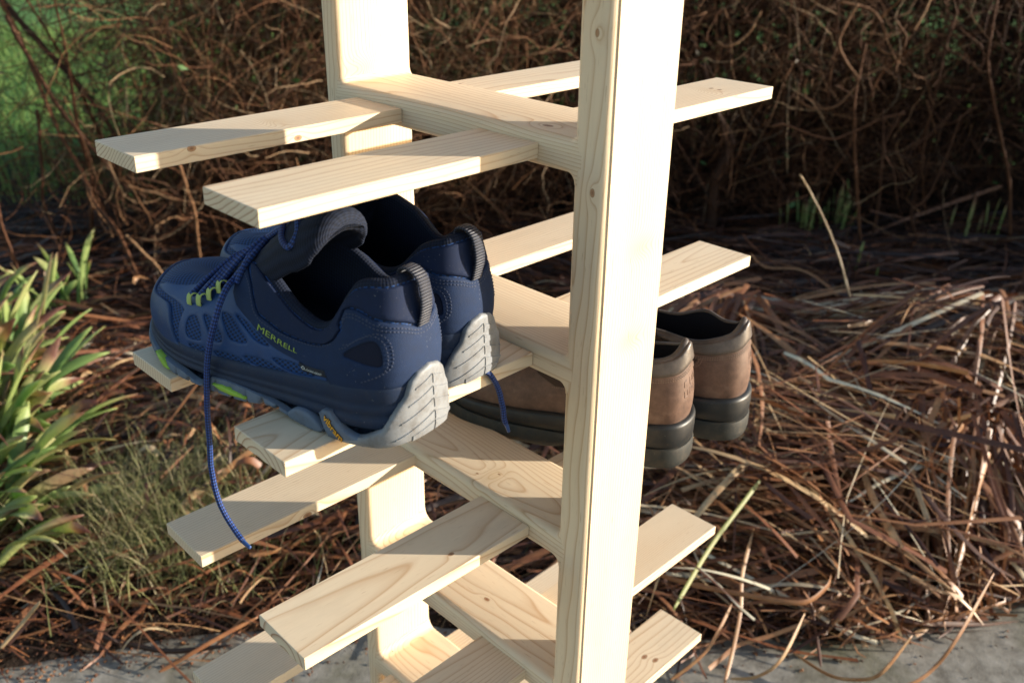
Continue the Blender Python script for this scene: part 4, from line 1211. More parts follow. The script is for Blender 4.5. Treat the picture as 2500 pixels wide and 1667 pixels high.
# ---------------------------------------------------------------- litter of dead strap leaves
def litter(n, seed, rlo, rhi, flo, fhi, dens, ang0, angs, length, width, height, tint, pieces=9, dirfield=True):
    g = np.random.default_rng(seed)
    r = np.empty(0); f = np.empty(0)
    while len(r) < n:
        a = g.uniform(rlo, rhi, n * 2); b = g.uniform(flo, fhi, n * 2)
        ok = (g.uniform(0, 1, n * 2) < dens(a, b)) & (b > edge(a) - .02)
        r = np.r_[r, a[ok]]; f = np.r_[f, b[ok]]
    r = r[:n]; f = f[:n]
    ang = ang0 + g.normal(0, angs, n)
    if dirfield: ang = ang + .45 * np.sin(r * 2.1 + f * 1.3) + .35 * np.sin(f * 3.7 - r * 1.1)
    ang = ang + math.pi * (g.uniform(0, 1, n) < .5)
    L = g.uniform(*length, n); k = pieces
    u = np.linspace(-.5, .5, k)[None]
    bend = g.normal(0, .30, n)[:, None]; kink = (g.uniform(0, 1, n) < .45)[:, None] * g.normal(0, .55, n)[:, None]; kp = g.uniform(-.35, .35, n)[:, None]
    th = ang[:, None] + bend * u + kink * (u > kp)
    step = L[:, None] / (k - 1)
    dx = np.cumsum(np.cos(th) * step, 1); dy = np.cumsum(np.sin(th) * step * .85, 1)
    X = r[:, None] + dx - dx[:, k // 2:k // 2 + 1]; Y = f[:, None] + dy - dy[:, k // 2:k // 2 + 1]
    hz = g.uniform(0, 1, n) ** 1.5 * height * (1 + .8 * np.sin(r * 5.1 + 1) * np.sin(f * 6.3))
    arch = g.normal(.008, .018, n)[:, None]; tilt = g.normal(0, .06, n)[:, None]; zk = (g.uniform(0, 1, n) < .4)[:, None] * g.normal(0, .16, n)[:, None]
    Z = bed_h(X, np.maximum(Y, edge(X) - .01)) + hz[:, None] + arch * (1 - (2 * u) ** 2) + tilt * u * L[:, None] * 2 - np.abs(zk) * np.maximum(u - kp, 0) * L[:, None] * .5
    over = np.clip(edge(X) - Y, 0, .4)
    Y = np.where((Y < edge(X) - .03) & (X > .5), edge(X) - .03 - (edge(X) - .03 - Y) * .22, Y)
    Z = np.maximum(Z - over * .35, .004 + .01 * g.uniform(0, 1, n)[:, None])
    P = W3(np.stack([X, Y, Z], -1))
    roll = g.normal(0, .55, n)
    T = P[:, -1] - P[:, 0]; T /= np.linalg.norm(T, axis=1)[:, None]
    side = np.cross(T, [0, 0, 1.0]); side /= np.linalg.norm(side, axis=1)[:, None]; up = np.cross(side, T)
    tw = g.normal(0, .5, n)[:, None] * u
    S = side[:, None] * np.cos(roll[:, None] + tw)[..., None] + up[:, None] * np.sin(roll[:, None] + tw)[..., None]
    w = (width[0] + (width[1] - width[0]) * g.uniform(0, 1, n) ** 2.2)[:, None] * np.clip(1.02 - np.clip(u + .5, 0, 1) ** 3 * .9, .08, 1) * (1 + .25 * np.sin(u * 23 + r[:, None] * 40) * (g.uniform(0, 1, n) < .4)[:, None])
    V, F = blades(P, S, w, fold=.22)
    tv = np.clip(tint(g, r, f, n), 0, 1)
    return V, F, rep(tv, k * 3)

def join_batches(name, parts, mat, label=None, cat=None, kind='stuff', parent=None):
    V, F, T, o = [], [], [], 0
    for v, f, t in parts:
        V.append(v); F.append(f + o); T.append(t); o += len(v)
    ob = mesh_obj(name, np.concatenate(V), np.concatenate(F), mat, parent, True, None, np.concatenate(T), kind)
    if label: tag(ob, label, cat)
    return ob

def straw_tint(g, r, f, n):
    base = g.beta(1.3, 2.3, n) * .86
    base += .25 * (g.uniform(0, 1, n) < .16) + .10 * np.exp(-((r - 1.1) / .7) ** 2 - ((f - 1.9) / .5) ** 2)  # heap tint raised: its sunlit look put into the straw colour
    return base - .22 * np.clip((f - 2.55) / .5, 0, 1)  # litter far back tinted darker: shadow by the hedge put into the colour
full = lambda r, f: np.clip(1.15 - .35 * np.clip((f - 2.6) / .8, 0, 1), 0, 1) * np.where(r < -1.15, .45, 1) * np.where((f < edge(r) + .12), np.where(r > .55, .18, .25), 1) * np.where((r < .15) & (f < edge(r) + .24), .5, 1)
heap = lambda r, f: np.exp(-((r - 1.1) / .8) ** 2 - ((f - 2.0) / .45) ** 2)
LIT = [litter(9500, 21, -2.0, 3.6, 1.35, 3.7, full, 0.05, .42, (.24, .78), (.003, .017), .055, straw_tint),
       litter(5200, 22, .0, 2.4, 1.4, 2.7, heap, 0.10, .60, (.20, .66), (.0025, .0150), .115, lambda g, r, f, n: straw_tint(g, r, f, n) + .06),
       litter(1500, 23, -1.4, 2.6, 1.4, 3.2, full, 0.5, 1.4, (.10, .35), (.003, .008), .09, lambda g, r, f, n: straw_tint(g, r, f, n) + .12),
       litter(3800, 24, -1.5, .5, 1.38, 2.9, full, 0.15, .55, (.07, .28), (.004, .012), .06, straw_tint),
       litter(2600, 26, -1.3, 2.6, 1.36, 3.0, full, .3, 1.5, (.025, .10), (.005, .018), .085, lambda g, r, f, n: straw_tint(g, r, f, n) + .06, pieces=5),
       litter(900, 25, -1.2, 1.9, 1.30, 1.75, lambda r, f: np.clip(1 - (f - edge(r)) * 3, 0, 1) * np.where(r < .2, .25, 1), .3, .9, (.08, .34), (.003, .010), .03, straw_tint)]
def fan(c, n, seed, h0, L, width, az_c, az_s, tint):
    """long strap leaves collapsed outward from one clump"""
    g = np.random.default_rng(seed); k = 12; u = np.linspace(0, 1, k)[None]
    az = g.normal(az_c, az_s, n)[:, None] + g.normal(0, .35, n)[:, None] * u; Ln = g.uniform(*L, n)[:, None]
    X = c[0] + g.normal(0, .07, n)[:, None] + np.cumsum(np.cos(az), 1) * Ln / k; Y = c[1] + g.normal(0, .05, n)[:, None] + np.cumsum(np.sin(az), 1) * Ln / k
    Y = np.maximum(Y, edge(X) - .05)
    hh = g.uniform(.35, 1.1, n)[:, None] * h0
    Z = bed_h(X, Y) + hh * (1 - u) ** 1.3 * (1 + 1.1 * u * g.uniform(0, 1, n)[:, None]) + .010 + .035 * g.uniform(0, 1, n)[:, None]
    Z = np.where(Y < edge(X), np.minimum(Z, .05), Z)
    P = W3(np.stack([X, Y, Z], -1))
    T = P[:, -1] - P[:, 0]; T /= np.linalg.norm(T, axis=1)[:, None]; side = np.cross(T, [0, 0, 1.0]); side /= np.linalg.norm(side, axis=1)[:, None]; up = np.cross(side, T)
    ro = g.normal(0, .6, n)[:, None] + g.normal(0, .8, n)[:, None] * u
    S = side[:, None] * np.cos(ro)[..., None] + up[:, None] * np.sin(ro)[..., None]
    w = (width[0] + (width[1] - width[0]) * g.uniform(0, 1, n) ** 1.3)[:, None] * np.clip(1.05 - u ** 3, .06, 1)
    V, F = blades(P, S, w, .22)
    return V, F, rep(np.clip(g.normal(tint, .17, n), 0, 1), k * 3)
LIT += [fan((1.45, 2.30), 330, 61, .17, (.35, .85), (.006, .018), math.pi * 1.12, .65, .40), fan((1.95, 2.25), 260, 62, .17, (.35, .85), (.006, .018), math.pi * 1.2, .6, .41), fan((1.15, 1.85), 260, 63, .13, (.3, .65), (.005, .015), math.pi * 1.25, .8, .43),
        fan((.75, 2.45), 240, 64, .14, (.35, .8), (.006, .018), math.pi * 1.2, .7, .36), fan((1.65, 1.95), 220, 65, .12, (.3, .6), (.005, .015), math.pi * 1.15, .7, .44), fan((-.1, 2.45), 240, 66, .12, (.35, .8), (.006, .018), math.pi * 1.1, .6, .36), fan((2.4, 2.7), 200, 67, .16, (.4, .9), (.006, .018), math.pi * 1.1, .6, .36)]
join_batches('leaf_litter', LIT, M_STRAW, 'flattened mass of dry brown strap leaves covering the flower bed', 'dead leaves')

# crumbs of soil, bark and leaf bits along the edge of the paving
g_ = np.random.default_rng(5); n_ = 4200
r_ = np.where(g_.uniform(0, 1, n_) < .6, g_.uniform(-1.1, .15, n_), g_.uniform(-1.1, 1.7, n_)); f_ = edge(r_) + g_.normal(.07, .08, n_)
f_ = np.where(g_.uniform(0, 1, n_) < .05, edge(r_) - g_.uniform(0, .25, n_), f_)
c_ = W3(np.stack([r_, f_, np.where(f_ > edge(r_), bed_h(r_, f_), 0) + .003], -1))
s_ = g_.uniform(.0015, .006, n_)[:, None, None]
tet = np.array([(1, 0, -.3), (-.5, .87, -.3), (-.5, -.87, -.3), (0, 0, .4)])[None] * g_.uniform(.5, 1.4, (n_, 4, 1)) * s_
V_ = (c_[:, None] + tet + 0).reshape(-1, 3)
i_ = np.arange(n_)[:, None, None] * 4
F_ = (i_ + np.array([(0, 2, 1), (0, 1, 3), (1, 2, 3), (2, 0, 3)])[None]).reshape(-1, 3)
mesh_obj('garden_debris', V_, F_, M_STRAW, None, False, None, rep(g_.uniform(0, .6, n_), 4), 'stuff')
tag(bpy.data.objects['garden_debris'], 'crumbs of soil and leaf bits scattered along the concrete edge', 'debris')

# ---------------------------------------------------------------- single stalks and straps that can be told apart
def strap(name, pts, w, tint, label, cat, group=None, mat=None, wob=0.0, n=30, roll=0.0, fold=.4):
    P = smooth_path(np.array(pts, float), n); base = W3(P[:1])[0]
    Q = W3(P)
    T = Q[-1] - Q[0]; T /= np.linalg.norm(T)
    view = np.array([FF[0], FF[1], -.45]); S = np.cross(T, view); S /= np.linalg.norm(S)
    S = S * math.cos(roll) + np.cross(T, S) * math.sin(roll)
    u = np.linspace(0, 1, n)
    wd = w * np.minimum(1, np.minimum(u * 6 + .35, (1 - u) * 5 + .25))
    V, F = blades(Q[None] - base, np.repeat(S[None], 1, 0), wd[None], fold)
    o = mesh_obj(name, V, F, mat or M_STRAW, None, True, None, np.full(len(V), tint))
    o.location = base
    so2 = o.modifiers.new('thickness', 'SOLIDIFY'); so2.thickness = .0007
    return tag(o, label, cat, group)

def stalk(name, pts, r0, r1, tint, label, cat, group=None, mat=None, n=36):
    P = W3(smooth_path(np.array(pts, float), n)); base = P[0].copy()
    g = np.random.default_rng(int(abs(pts[0][0]) * 1e4)); P = P + np.cumsum(g.normal(0, .0008, P.shape), 0)
    v = tube(P - base, np.linspace(r0, r1, n) * (1 + .12 * np.sin(np.arange(n) * 1.7)), 7)
    o = mesh_obj(name, v[0], v[1], mat or M_STRAW, None, True, v[2], np.full(len(v[0]), tint)); o.location = base
    return tag(o, label, cat, group)

GS = 'loose dry stalks over the leaf litter'
stalk('dry_stalk', [(1.162, 2.2, .007), (1.145, 2.26, .101), (1.131, 2.32, .182), (1.109, 2.38, .255), (1.094, 2.44, .315), (1.067, 2.48, .394), (1.036, 2.52, .473), (.985, 2.55, .56), (.93, 2.53, .63)], .0040, .0020, .78, 'tall pale dry stalk rising in a long curve from the litter', 'stalk', GS)
strap('bent_leaf', [(1.216, 2.4, .138), (1.224, 2.5, .16), (1.173, 2.6, .207), (1.105, 2.65, .263), (1.046, 2.7, .283), (.957, 2.74, .274), (.907, 2.75, .315)], 0.0074, .58, 'brown strap leaf bent sharply beside the end of the middle right slat', 'dead leaf', GS)
stalk('dry_stalk', [(.752, 2.6, .264), (.818, 2.55, .24), (.921, 2.5, .172), (.985, 2.45, .135), (1.026, 2.4, .115), (1.058, 2.3, .093), (1.114, 2.2, .07)], .0042, .003, .70, 'thin dry stalk sloping down behind the brown leather shoes', 'stalk', GS)
strap('dry_stalk', [(1.005, 2.4, .175), (1.038, 2.35, .161), (1.071, 2.3, .123), (1.095, 2.25, .092), (1.124, 2.2, .08)], .0075, .90, 'short whitish stalk arching just right of the sunlit brown shoe', 'stalk', GS)
strap('dry_stalk', [(1.189, 2.3, .174), (1.211, 2.25, .138), (1.239, 2.2, .128), (1.262, 2.15, .134), (1.373, 2.1, .143)], 0.0056, .93, 'whitish broken stalk lying on top of the straw heap', 'stalk', GS)
strap('dry_stalk', [(.946, 1.944, .19), (1.01, 1.91, .19), (1.095, 1.854, .185), (1.153, 1.808, .18), (1.201, 1.778, .175)], 0.0062, .97, 'long bleached stem lying across the lower right straw', 'stalk', GS)
strap('dry_stalk', [(.652, 1.944, .17), (.68, 1.846, .165), (.723, 1.792, .16), (.755, 1.744, .15)], 0.0043, .92, 'thin bleached stem slanting down under the brown shoes', 'stalk', GS)
strap('green_blade', [(.409, 1.37, .11), (.501, 1.489, .165), (.589, 1.584, .21), (.631, 1.63, .23)], 0.0081, .72, 'single yellow-green blade pointing up between the two lowest right slats', 'leaf', None, M_IRIS)
strap('dry_stalk', [(.665, 1.559, .14), (.736, 1.567, .145), (.81, 1.576, .14)], 0.0050, .86, 'short straw-coloured stem lying level in the litter', 'stalk', GS)
GE = 'dead straps trailing onto the concrete'
strap('trailing_leaf', [(.494, 1.278, .012), (.522, 1.337, .045), (.546, 1.396, .09), (.562, 1.46, .125), (.607, 1.559, .16)], 0.0074, .66, 'tan strap leaf hanging straight down onto the concrete', 'dead leaf', GE)
strap('trailing_leaf', [(.512, 1.298, .010), (.553, 1.28, .035), (.596, 1.29, .07), (.656, 1.365, .11)], 0.0062, .70, 'tan strap leaf curling in a low loop on the concrete', 'dead leaf', GE)
strap('trailing_leaf', [(.397, 1.291, .012), (.468, 1.324, .055), (.53, 1.402, .10)], 0.0062, .62, 'brown strap leaf slanting down beside the lowest right slat', 'dead leaf', GE)
strap('trailing_leaf', [(.641, 1.345, .03), (.691, 1.296, .025), (.732, 1.27, .040), (.765, 1.257, .07), (.828, 1.299, .12)], 0.0068, .64, 'wide curved strap leaf arching over the concrete', 'dead leaf', GE)
strap('trailing_leaf', [(.752, 1.262, .012), (.827, 1.268, .03), (.88, 1.291, .05), (.928, 1.321, .10), (1.031, 1.425, .16)], 0.0068, .60, 'long brown strap leaf sweeping down to the lower right concrete', 'dead leaf', GE)
strap('trailing_leaf', [(.691, 1.329, .012), (.697, 1.399, .05), (.688, 1.44, .10)], 0.0056, .30, 'dark brown strap leaf hanging over the shaded concrete', 'dead leaf', GE)
strap('trailing_leaf', [(.383, 1.466, .12), (.448, 1.434, .12), (.548, 1.41, .115), (.656, 1.393, .11), (.715, 1.425, .12), (.733, 1.452, .13)], 0.0093, .56, 'broad reddish brown strap leaf lying level above the concrete edge', 'dead leaf', GE)
strap('trailing_leaf', [(-.789, 1.418, .05), (-.698, 1.374, .03), (-.608, 1.354, .02), (-.539, 1.343, .02), (-.426, 1.34, .04)], 0.0105, .10, 'dark purplish strap leaf lying along the left concrete edge', 'dead leaf', GE, None)
strap('trailing_leaf', [(-.558, 1.302, .008), (-.529, 1.313, .02), (-.497, 1.324, .035), (-.445, 1.355, .05), (-.386, 1.394, .06)], 0.0074, .50, 'rusty strap leaf with one end curled up below the left slats', 'dead leaf', GE)
strap('trailing_leaf', [(-.852, 1.315, .05), (-.814, 1.336, .09), (-.772, 1.341, .14)], 0.0068, .80, 'pale yellowish strap leaf at the lower left corner', 'dead leaf', GE)

# ---------------------------------------------------------------- strap-leaved plants
def leaf_mesh(g, L, w, lean, droop, az, tint, k=13):
    u = np.linspace(0, 1, k)
    th = math.pi / 2 - lean * (.25 + .75 * u) - droop * u ** 2.2
    x = np.cumsum(np.cos(th)) * L / k; z = np.cumsum(np.sin(th)) * L / k
    x -= x[0]; z -= z[0]
    side = np.array([-math.sin(az), math.cos(az), 0]); fw_ = np.array([math.cos(az), math.sin(az), 0])
    sway = np.cumsum(np.full(k, g.normal(0, .09))) * L / k * u
    P = fw_ * x[:, None] + side * sway[:, None] + np.array([0, 0, 1.0]) * z[:, None]
    tw = g.normal(0, .5) * u + g.normal(0, .75)
    up_ = np.cross(np.gradient(P, axis=0), side)
    up_ /= np.linalg.norm(up_, axis=1)[:, None]
    S = side * np.cos(tw)[:, None] + up_ * np.sin(tw)[:, None]
    wd = w * np.minimum(1, np.minimum(u * 2 + .55, (1 - u) * 5.5 + .10))
    V, F = blades(P[None], S[None], wd[None], .35)
    tip = rep(np.clip(tint + np.clip((u - .60) / .40, 0, 1) ** 1.3 * g.uniform(.05, .75), 0, 1), 3)
    return V, F, tip

def strap_plant(name, pos, n, L, w, lean, droop, az0, azs, tint, label, cat, group, seed, part='leaf', spread=.05):
    g = np.random.default_rng(seed)
    p = W3(np.array(pos)); root = empty(name, p); tag(root, label, cat, group)
    for i in range(n):
        az = az0 + g.uniform(-azs, azs)
        V, F, T = leaf_mesh(g, g.uniform(*L), g.uniform(*w), g.uniform(*lean), g.uniform(*droop), az, np.clip(g.normal(tint + .10, .20), .10, .88))
        V = V + np.array([g.normal(0, spread), g.normal(0, spread), -.015])
        o = mesh_obj(part, V, F, M_IRIS, root, True, None, T)
        so2 = o.modifiers.new('thickness', 'SOLIDIFY'); so2.thickness = .0012
    return root
azR = math.atan2(RR[1], RR[0])
GI = 'green strap-leaved plants on the left'
strap_plant('iris_plant', (-1.30, 2.82, .05), 20, (.17, .30), (.014, .022), (.05, .6), (.1, .7), azR, math.pi, .30, 'small upright green tuft of strap leaves in front of the dark hedge base', 'plant', GI, 31)
strap_plant('iris_plant', (-1.50, 2.56, .05), 20, (.20, .36), (.013, .024), (.2, .8), (.2, 1.0), azR, 1.4, .45, 'green strap-leaved plant at the left edge beside the upright tuft', 'plant', GI, 32)
strap_plant('iris_plant', (-1.27, 2.27, .05), 32, (.26, .46), (.018, .034), (.30, 1.35), (.0, .5), azR, 2.4, .45, 'broad-leaved light green clump sprawling over the litter in the middle left', 'plant', GI, 33)
strap_plant('iris_plant', (-1.16, 1.98, .05), 32, (.26, .46), (.018, .034), (.5, 1.5), (.0, .4), azR, 1.7, .48, 'broad-leaved clump with brown-tipped leaves reaching right across the litter', 'plant', GI, 34)
strap_plant('iris_plant', (-1.07, 1.75, .05), 28, (.24, .42), (.016, .032), (.8, 1.5), (.0, .3), azR, 1.4, .40, 'green clump with long flat leaves beside the fine grass', 'plant', GI, 35)
strap_plant('iris_plant', (-.99, 1.60, .04), 22, (.20, .36), (.014, .028), (1.0, 1.5), (.0, .3), azR, .7, .52, 'lowest sprawling strap leaves reaching across toward the concrete', 'plant', GI, 37)
strap_plant('iris_plant', (-1.30, 2.08, .05), 28, (.26, .46), (.018, .032), (.2, 1.1), (.1, .7), azR, 2.4, .42, 'green clump half outside the left edge of the bed', 'plant', GI, 36)
GN = 'young green shoots under the hedge'
strap_plant('young_shoots', (1.40, 3.62, .06), 13, (.12, .24), (.010, .016), (.0, .18), (.0, .1), 0, math.pi, .30, 'row of upright green shoots in the dark under the hedge', 'shoots', GN, 41, 'shoot')
strap_plant('young_shoots', (1.58, 3.75, .06), 12, (.12, .26), (.010, .016), (.0, .2), (.0, .1), 0, math.pi, .34, 'upright green shoots next to the thin vertical stem', 'shoots', GN, 42, 'shoot')
strap_plant('young_shoots', (1.46, 3.18, .07), 4, (.10, .20), (.009, .013), (.0, .25), (.0, .1), 0, math.pi, .62, 'pair of yellow-green shoots in front of the pale tall stalk', 'shoots', GN, 43, 'shoot')
strap_plant('young_shoots', (2.06, 3.55, .06), 6, (.14, .28), (.009, .013), (.0, .2), (.0, .1), 0, math.pi, .58, 'sparse yellow-green shoots near the right edge', 'shoots', GN, 44, 'shoot')

# fine grass on the left
def tufts(n, seed, c, spread, L, tint, bend=(.3, 1.4), w=(.0018, .0035)):
    g = np.random.default_rng(seed)
    r = g.normal(c[0], spread[0], n); f = g.normal(c[1], spread[1], n); k = 7
    f = np.maximum(f, edge(r) + .02)
    az = g.uniform(0, 2 * math.pi, n)[:, None]; u = np.linspace(0, 1, k)[None]
    th = math.pi / 2 - g.uniform(*bend, n)[:, None] * (.2 + u); Ln = g.uniform(*L, n)[:, None]
    h = np.cumsum(np.cos(th), 1) * Ln / k; z = np.cumsum(np.sin(th), 1) * Ln / k
    P = W3(np.stack([r[:, None] + h * np.cos(az), f[:, None] + h * np.sin(az), bed_h(r, f)[:, None] + np.maximum(z, -.01)], -1))
    S = np.stack([-np.sin(az[:, 0] + azR), np.cos(az[:, 0] + azR), np.zeros(n)], -1)
    V, F = blades(P, S, g.uniform(*w, n)[:, None] * (1 - u * .85), .4)
    return V, F, rep(np.clip(g.normal(tint, .22, n), 0, 1), k * 3)
join_batches('grass', [tufts(3400, 51, (-.64, 1.66), (.10, .085), (.06, .18), .66), tufts(250, 52, (-.85, 1.95), (.2, .15), (.05, .14), .45), tufts(350, 53, (-.35, 1.62), (.25, .08), (.03, .09), .4), tufts(260, 54, (-.1, 2.3), (.5, .3), (.04, .10), .35)],
             M_GRASS, 'fine green and straw-coloured grass growing by the left concrete edge', 'grass')

# ---------------------------------------------------------------- hedge of twiggy shrubs
def twig_batch(n, seed, origin, spread, zr, L, rad, curl, upbias, tint, k=9, outward=None):
    g = np.random.default_rng(seed)
    P0 = np.stack([g.normal(origin[0], spread[0], n), g.normal(origin[1], spread[1], n), g.uniform(*zr, n)], -1)
    d = g.normal(0, 1, (n, 3)); d[:, 2] += upbias
    if outward is not None: d[:, 1] += outward
    d /= np.linalg.norm(d, axis=1)[:, None]
    ax = g.normal(0, 1, (n, 3)); ln = g.uniform(*L, n)
    P = [P0]; c = P0.copy()
    w_ = g.normal(0, curl, n)[:, None]
    for i in range(k - 1):
        d = d + np.cross(ax, d) * w_ / k + g.normal(0, .20, (n, 3)); d /= np.linalg.norm(d, axis=1)[:, None]
        c = c + d * (ln / (k - 1))[:, None]; P.append(c)
    P = np.stack(P, 1); P[..., 2] = np.maximum(P[..., 2], .03)
    R = g.uniform(*rad, n)[:, None] * np.linspace(1, .45, k)[None]
    V, F = prisms(W3(P), R)
    return (V, F, rep(np.clip(tint(g, n, P0), 0, 1), k * 3)), P

def leaf_batch(P, n, seed, size, tint, rl=None):
    """little oval leaves on random points of the twigs"""
    g = np.random.default_rng(seed)
    i = g.integers(0, P.shape[0], n); j = g.integers(2, P.shape[1], n)
    c = W3(P[i, j]) + g.normal(0, .006, (n, 3))
    a = g.normal(0, 1, (n, 3)); a[:, 2] -= .4; a /= np.linalg.norm(a, axis=1)[:, None]
    b = np.cross(a, g.normal(0, 1, (n, 3))); b /= np.linalg.norm(b, axis=1)[:, None]; nn = np.cross(a, b)
    s = g.uniform(*size, n)[:, None]; w = s * g.uniform(.22, .36, n)[:, None]
    V = np.stack([c, c + a * s * .45 + b * w - nn * s * .06, c + a * s, c + a * s * .45 - b * w - nn * s * .06, c + a * s * .5 + nn * s * .05], 1).reshape(-1, 3)
    q = np.arange(n)[:, None, None] * 5
    F = (q + np.array([(0, 1, 4), (1, 2, 4), (2, 3, 4), (3, 0, 4)])[None]).reshape(-1, 3)
    return V, F, rep(np.clip(tint(g, n), 0, 1), 5)

def shrub(pos, label, seed, wide, deep, height, ntw, nleaf, stems, tone, green, cat='shrub'):
    g = np.random.default_rng(seed)
    root = empty('twiggy_shrub', W3(np.array([pos[0], pos[1], .03])))
    tag(root, label, cat, 'bare twiggy shrubs of the hedge')
    base = np.array(root.location)
    def sub(o): o.data.transform(Matrix.Translation(-Vector(base))); o.parent = root; return o
    for i in range(stems):
        x0 = pos[0] + g.normal(0, wide * .28); y0 = pos[1] + g.normal(0, deep * .25)
        pts = [(x0, y0, .0)]; dx, dy = g.normal(0, .18), g.normal(-.04, .12)
        h = height * g.uniform(.7, 1.05)
        for q in range(1, 7):
            dx += g.normal(0, .07); dy += g.normal(0, .06)
            pts.append((pts[-1][0] + dx * h / 6, pts[-1][1] + dy * h / 6, q * h / 6))
        v = tube(W3(smooth_path(pts, 22)), np.linspace(g.uniform(.007, .014), .003, 22), 6)
        o = mesh_obj('stem', v[0], v[1], M_TWIG, None, True, v[2], np.full(len(v[0]), np.clip(g.normal(tone - .05, .12), 0, 1)))
        sub(o)
    tt = lambda g, n, P0: g.normal(tone, .18, n) + .12 * (P0[:, 2] > .5) - .18 * (P0[:, 1] > pos[1] + deep * .3)  # lighter up high, darker behind: light and shade put into the twig tint
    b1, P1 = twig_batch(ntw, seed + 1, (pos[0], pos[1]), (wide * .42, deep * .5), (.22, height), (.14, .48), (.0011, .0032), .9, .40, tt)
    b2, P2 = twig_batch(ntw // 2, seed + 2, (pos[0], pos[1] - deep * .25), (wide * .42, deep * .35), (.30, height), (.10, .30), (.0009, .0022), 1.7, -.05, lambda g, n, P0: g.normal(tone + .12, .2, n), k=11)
    b3, P3 = twig_batch(ntw // 2, seed + 3, (pos[0], pos[1]), (wide * .42, deep * .5), (.02, .4), (.15, .5), (.0012, .003), 1.2, .9, lambda g, n, P0: g.normal(tone - .15, .15, n))  # low twigs tinted darker for the shaded hollow at the base
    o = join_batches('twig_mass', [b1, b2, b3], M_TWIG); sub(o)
    if nleaf:
        o = join_batches('leaf_mass', [leaf_batch(P1, int(nleaf * green), seed + 4, (.018, .038), lambda g, n: g.normal(.62, .2, n)), leaf_batch(P2, int(nleaf * (1 - green)), seed + 5, (.012, .028), lambda g, n: g.normal(.22, .14, n))], M_LEAF); sub(o)
    return root
shrub((-.85, 3.75), 'reddish twiggy shrub at the left end of the hedge with a few green leaves', 101, .95, .6, 1.25, 3600, 420, 11, .62, .65)
shrub((-.15, 3.85), 'dense red-brown twiggy shrub behind the far upright', 111, .9, .6, 1.3, 3200, 160, 10, .60, .45)
shrub((.55, 4.10), 'dark shrub with bright leaf glimpses between the two uprights', 121, .9, .6, 1.35, 1700, 420, 10, .32, .80)
shrub((1.25, 4.00), 'tangle of curling grey-brown twigs right of the near upright', 131, .95, .6, 1.35, 1700, 120, 11, .52, .5)
shrub((2.05, 4.15), 'dim thicket of thin drooping twigs near the right edge of the hedge', 141, .95, .6, 1.4, 1700, 130, 11, .34, .5)
shrub((2.95, 4.20), 'dark bare thicket at the right end of the hedge', 151, 1.0, .6, 1.4, 1400, 100, 10, .30, .4)
# the hedge carries on to the right of the view, nearer the path
side_tw, side_lf = [], []
for px_, py_, sd_, rad_, hh_, n_lf in ((4.3, 3.05, 201, .75, 1.05, 7500), (4.9, 3.85, 211, .8, 1.25, 7500), (4.6, 4.55, 221, .8, 1.25, 6500)):
    b1, P1 = twig_batch(420, sd_, (px_, py_), (rad_ * .5, rad_ * .4), (.05, hh_), (.2, .5), (.002, .005), 1.2, .6, lambda g, n, P0: g.normal(.3, .12, n))
    side_tw.append(b1); side_lf.append(leaf_batch(P1, n_lf, sd_ + 1, (.04, .085), lambda g, n: g.normal(.4, .2, n)))
# the back of the hedge that closes the view, inner shade put into its colours
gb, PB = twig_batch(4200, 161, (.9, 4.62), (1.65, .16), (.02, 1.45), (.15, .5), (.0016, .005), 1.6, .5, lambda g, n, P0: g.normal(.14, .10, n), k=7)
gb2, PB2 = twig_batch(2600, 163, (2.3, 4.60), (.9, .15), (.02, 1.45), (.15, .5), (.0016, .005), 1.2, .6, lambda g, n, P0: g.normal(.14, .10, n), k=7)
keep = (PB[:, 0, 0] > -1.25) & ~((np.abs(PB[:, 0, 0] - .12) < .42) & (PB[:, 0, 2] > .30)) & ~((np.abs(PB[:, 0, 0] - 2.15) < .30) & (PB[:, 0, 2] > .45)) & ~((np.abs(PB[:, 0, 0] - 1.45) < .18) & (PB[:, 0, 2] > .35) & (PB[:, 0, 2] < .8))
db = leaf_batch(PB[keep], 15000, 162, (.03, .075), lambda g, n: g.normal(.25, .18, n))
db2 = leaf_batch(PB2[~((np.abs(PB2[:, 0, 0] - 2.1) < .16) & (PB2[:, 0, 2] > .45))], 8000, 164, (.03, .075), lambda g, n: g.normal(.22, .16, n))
hb_ = join_batches('hedge_twigs', [gb, gb2] + side_tw, M_TWIG, 'dense thicket closing the back of the hedge, coloured dark for its inner shade', 'hedge')
hl_ = join_batches('hedge_leaves', [db, db2] + side_lf, M_DEAD_SHADE, 'dry leaves in the back of the hedge, gap shade put into their colour', 'hedge leaves')

GT = 'single stems standing out from the hedge'
def bark(pts, r0, r1, tint, label): return stalk('bare_stem', pts, r0, r1, tint, label, 'stem', GT, M_TWIG)
bark([(1.56, 3.45, .10), (1.52, 3.45, .272), (1.486, 3.45, .414), (1.456, 3.45, .552), (1.436, 3.45, .672), (1.44, 3.45, .85)], .0065, .0045, .62, 'thin orange-brown upright stem rising from the shoots on the right')
bark([(2.167, 3.5, .12), (2.115, 3.5, .321), (2.046, 3.5, .477), (1.968, 3.5, .648), (1.911, 3.5, .792), (1.90, 3.52, 1.0)], .0065, .004, .58, 'thin leaning stem near the right edge of the picture')
bark([(1.65, 3.55, .08), (1.643, 3.55, .242), (1.628, 3.55, .352), (1.617, 3.55, .474), (1.66, 3.55, .60)], .007, .005, .40, 'dull brown stem just right of the orange-brown one')
bark([(1.008, 3.6, .10), (1.0, 3.6, .287), (1.03, 3.6, .398), (1.035, 3.6, .47), (.953, 3.6, .60), (.90, 3.6, .75)], .024, .012, .22, 'thick crooked dark trunk behind the near upright')
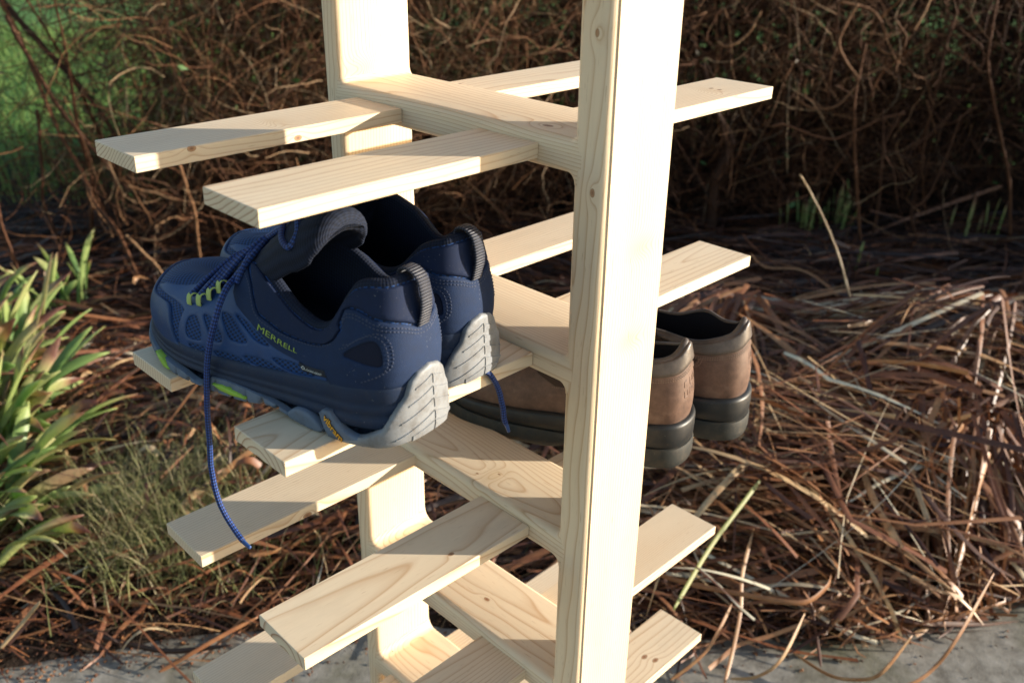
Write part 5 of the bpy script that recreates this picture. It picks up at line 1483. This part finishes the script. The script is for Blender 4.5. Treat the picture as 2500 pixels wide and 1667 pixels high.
bark([(1.097, 3.3, .589), (1.135, 3.3, .596), (1.204, 3.3, .571), (1.313, 3.3, .543), (1.398, 3.3, .573), (1.486, 3.3, .619), (1.554, 3.3, .633)], .0050, .0030, .55, 'sagging grey-brown twig hanging across the dark hollow')
bark([(1.342, 3.35, .998), (1.313, 3.35, .92), (1.305, 3.35, .859), (1.348, 3.35, .798), (1.39, 3.35, .748), (1.378, 3.35, .71), (1.33, 3.35, .652), (1.247, 3.35, .645), (1.175, 3.35, .689)], .0055, .0030, .72, 'pale hooked twig curling down at upper right')
bark([(1.292, 3.4, .998), (1.423, 3.4, .969), (1.479, 3.4, .885), (1.467, 3.4, .847), (1.535, 3.4, .829), (1.554, 3.4, .892), (1.50, 3.4, .95)], .0050, .0030, .68, 'looping tan twig at the top right')
bark([(.893, 3.4, .86), (.921, 3.4, .845), (.964, 3.4, .861), (1.003, 3.4, .898), (1.023, 3.4, .955)], .0055, .0035, .80, 'short pale twig beside the top of the near upright')
bark([(1.804, 3.5, .10), (1.756, 3.5, .222), (1.81, 3.5, .296), (1.844, 3.5, .454), (1.857, 3.5, .60)], .006, .004, .40, 'kinked grey stem in the dark right thicket')
bark([(-1.605, 3.4, .98), (-1.554, 3.4, .835), (-1.492, 3.35, .674), (-1.433, 3.3, .53), (-1.366, 3.25, .425), (-1.288, 3.15, .322), (-1.188, 3.05, .25), (-1.09, 2.95, .06)], .0075, .0058, .58, 'long leaning red-brown stem running down across the left')
bark([(-1.101, 2.9, .297), (-1.06, 2.9, .247), (-1.007, 2.9, .182), (-.97, 2.88, .10)], .0050, .0042, .85, 'short pale stick behind the toe of the blue shoe')
bark([(-.93, 3.0, .53), (-.913, 3.0, .437), (-.898, 3.0, .355), (-.897, 3.0, .257), (-.894, 3.0, .08)], .0058, .0048, .76, 'pale upright stem standing above the toe of the blue shoe')
bark([(-1.144, 3.1, .408), (-1.096, 3.1, .392), (-1.047, 3.1, .38), (-.987, 3.1, .361), (-.9, 3.1, .349)], .0060, .0045, .82, 'pale crooked side twig below the left slats')
bark([(-1.499, 3.3, .62), (-1.522, 3.3, .382), (-1.54, 3.3, .299), (-1.519, 3.3, .194), (-1.484, 3.3, .06)], .0065, .005, .35, 'dark upright stem at the left end of the hedge')
bark([(-1.50, 3.2, .95), (-1.459, 3.2, .853), (-1.372, 3.2, .655), (-1.297, 3.2, .543), (-1.214, 3.2, .414), (-1.225, 3.2, .252), (-1.2, 3.2, .06)], .0085, .0060, .34, 'thicker dark stem crossing the leaning one on the left')
bark([(-1.503, 2.9, .50), (-1.503, 2.9, .356), (-1.499, 2.9, .286), (-1.49, 2.9, .209), (-1.47, 2.9, .08)], .0055, .0045, .45, 'short brown stem at the far left beside the green tuft')
bark([(-1.75, 3.6, 1.1), (-1.66, 3.55, .95), (-1.52, 3.5, .80), (-1.36, 3.45, .62), (-1.25, 3.42, .40), (-1.22, 3.4, .06)], .012, .008, .28, 'dark slanting branch at the top left corner')

# low plants and long grass at the foot of the lawn, seen on the left
def meadow(n, seed, rlo, rhi, flo, fhi, L, tint, w=(.004, .010)):
    g = np.random.default_rng(seed); k = 5
    r = g.uniform(rlo, rhi, n); f = g.uniform(flo, fhi, n); u = np.linspace(0, 1, k)[None]
    az = g.uniform(0, 2 * math.pi, n)[:, None]; th = math.pi / 2 - g.uniform(.1, 1.0, n)[:, None] * (.2 + u); Ln = g.uniform(*L, n)[:, None]
    h = np.cumsum(np.cos(th), 1) * Ln / k; z = np.cumsum(np.sin(th), 1) * Ln / k
    P = W3(np.stack([r[:, None] + h * np.cos(az), f[:, None] + h * np.sin(az), .05 + z], -1))
    S = np.stack([-np.sin(az[:, 0] + azR), np.cos(az[:, 0] + azR), np.zeros(n)], -1)
    V, F = blades(P, S, g.uniform(*w, n)[:, None] * (1 - u * .8), .4)
    return V, F, rep(np.clip(g.normal(tint, .2, n), 0, 1), k * 3)
join_batches('lawn_grass', [meadow(14000, 171, -4.6, -1.2, 4.7, 9.5, (.05, .13), .55), meadow(1200, 172, -3.0, -1.3, 3.9, 4.6, (.08, .22), .85), meadow(6000, 173, -1.2, 4.0, 5.0, 6.5, (.04, .12), .5)], M_LAWNG, 'green lawn grass beyond the hedge', 'grass')
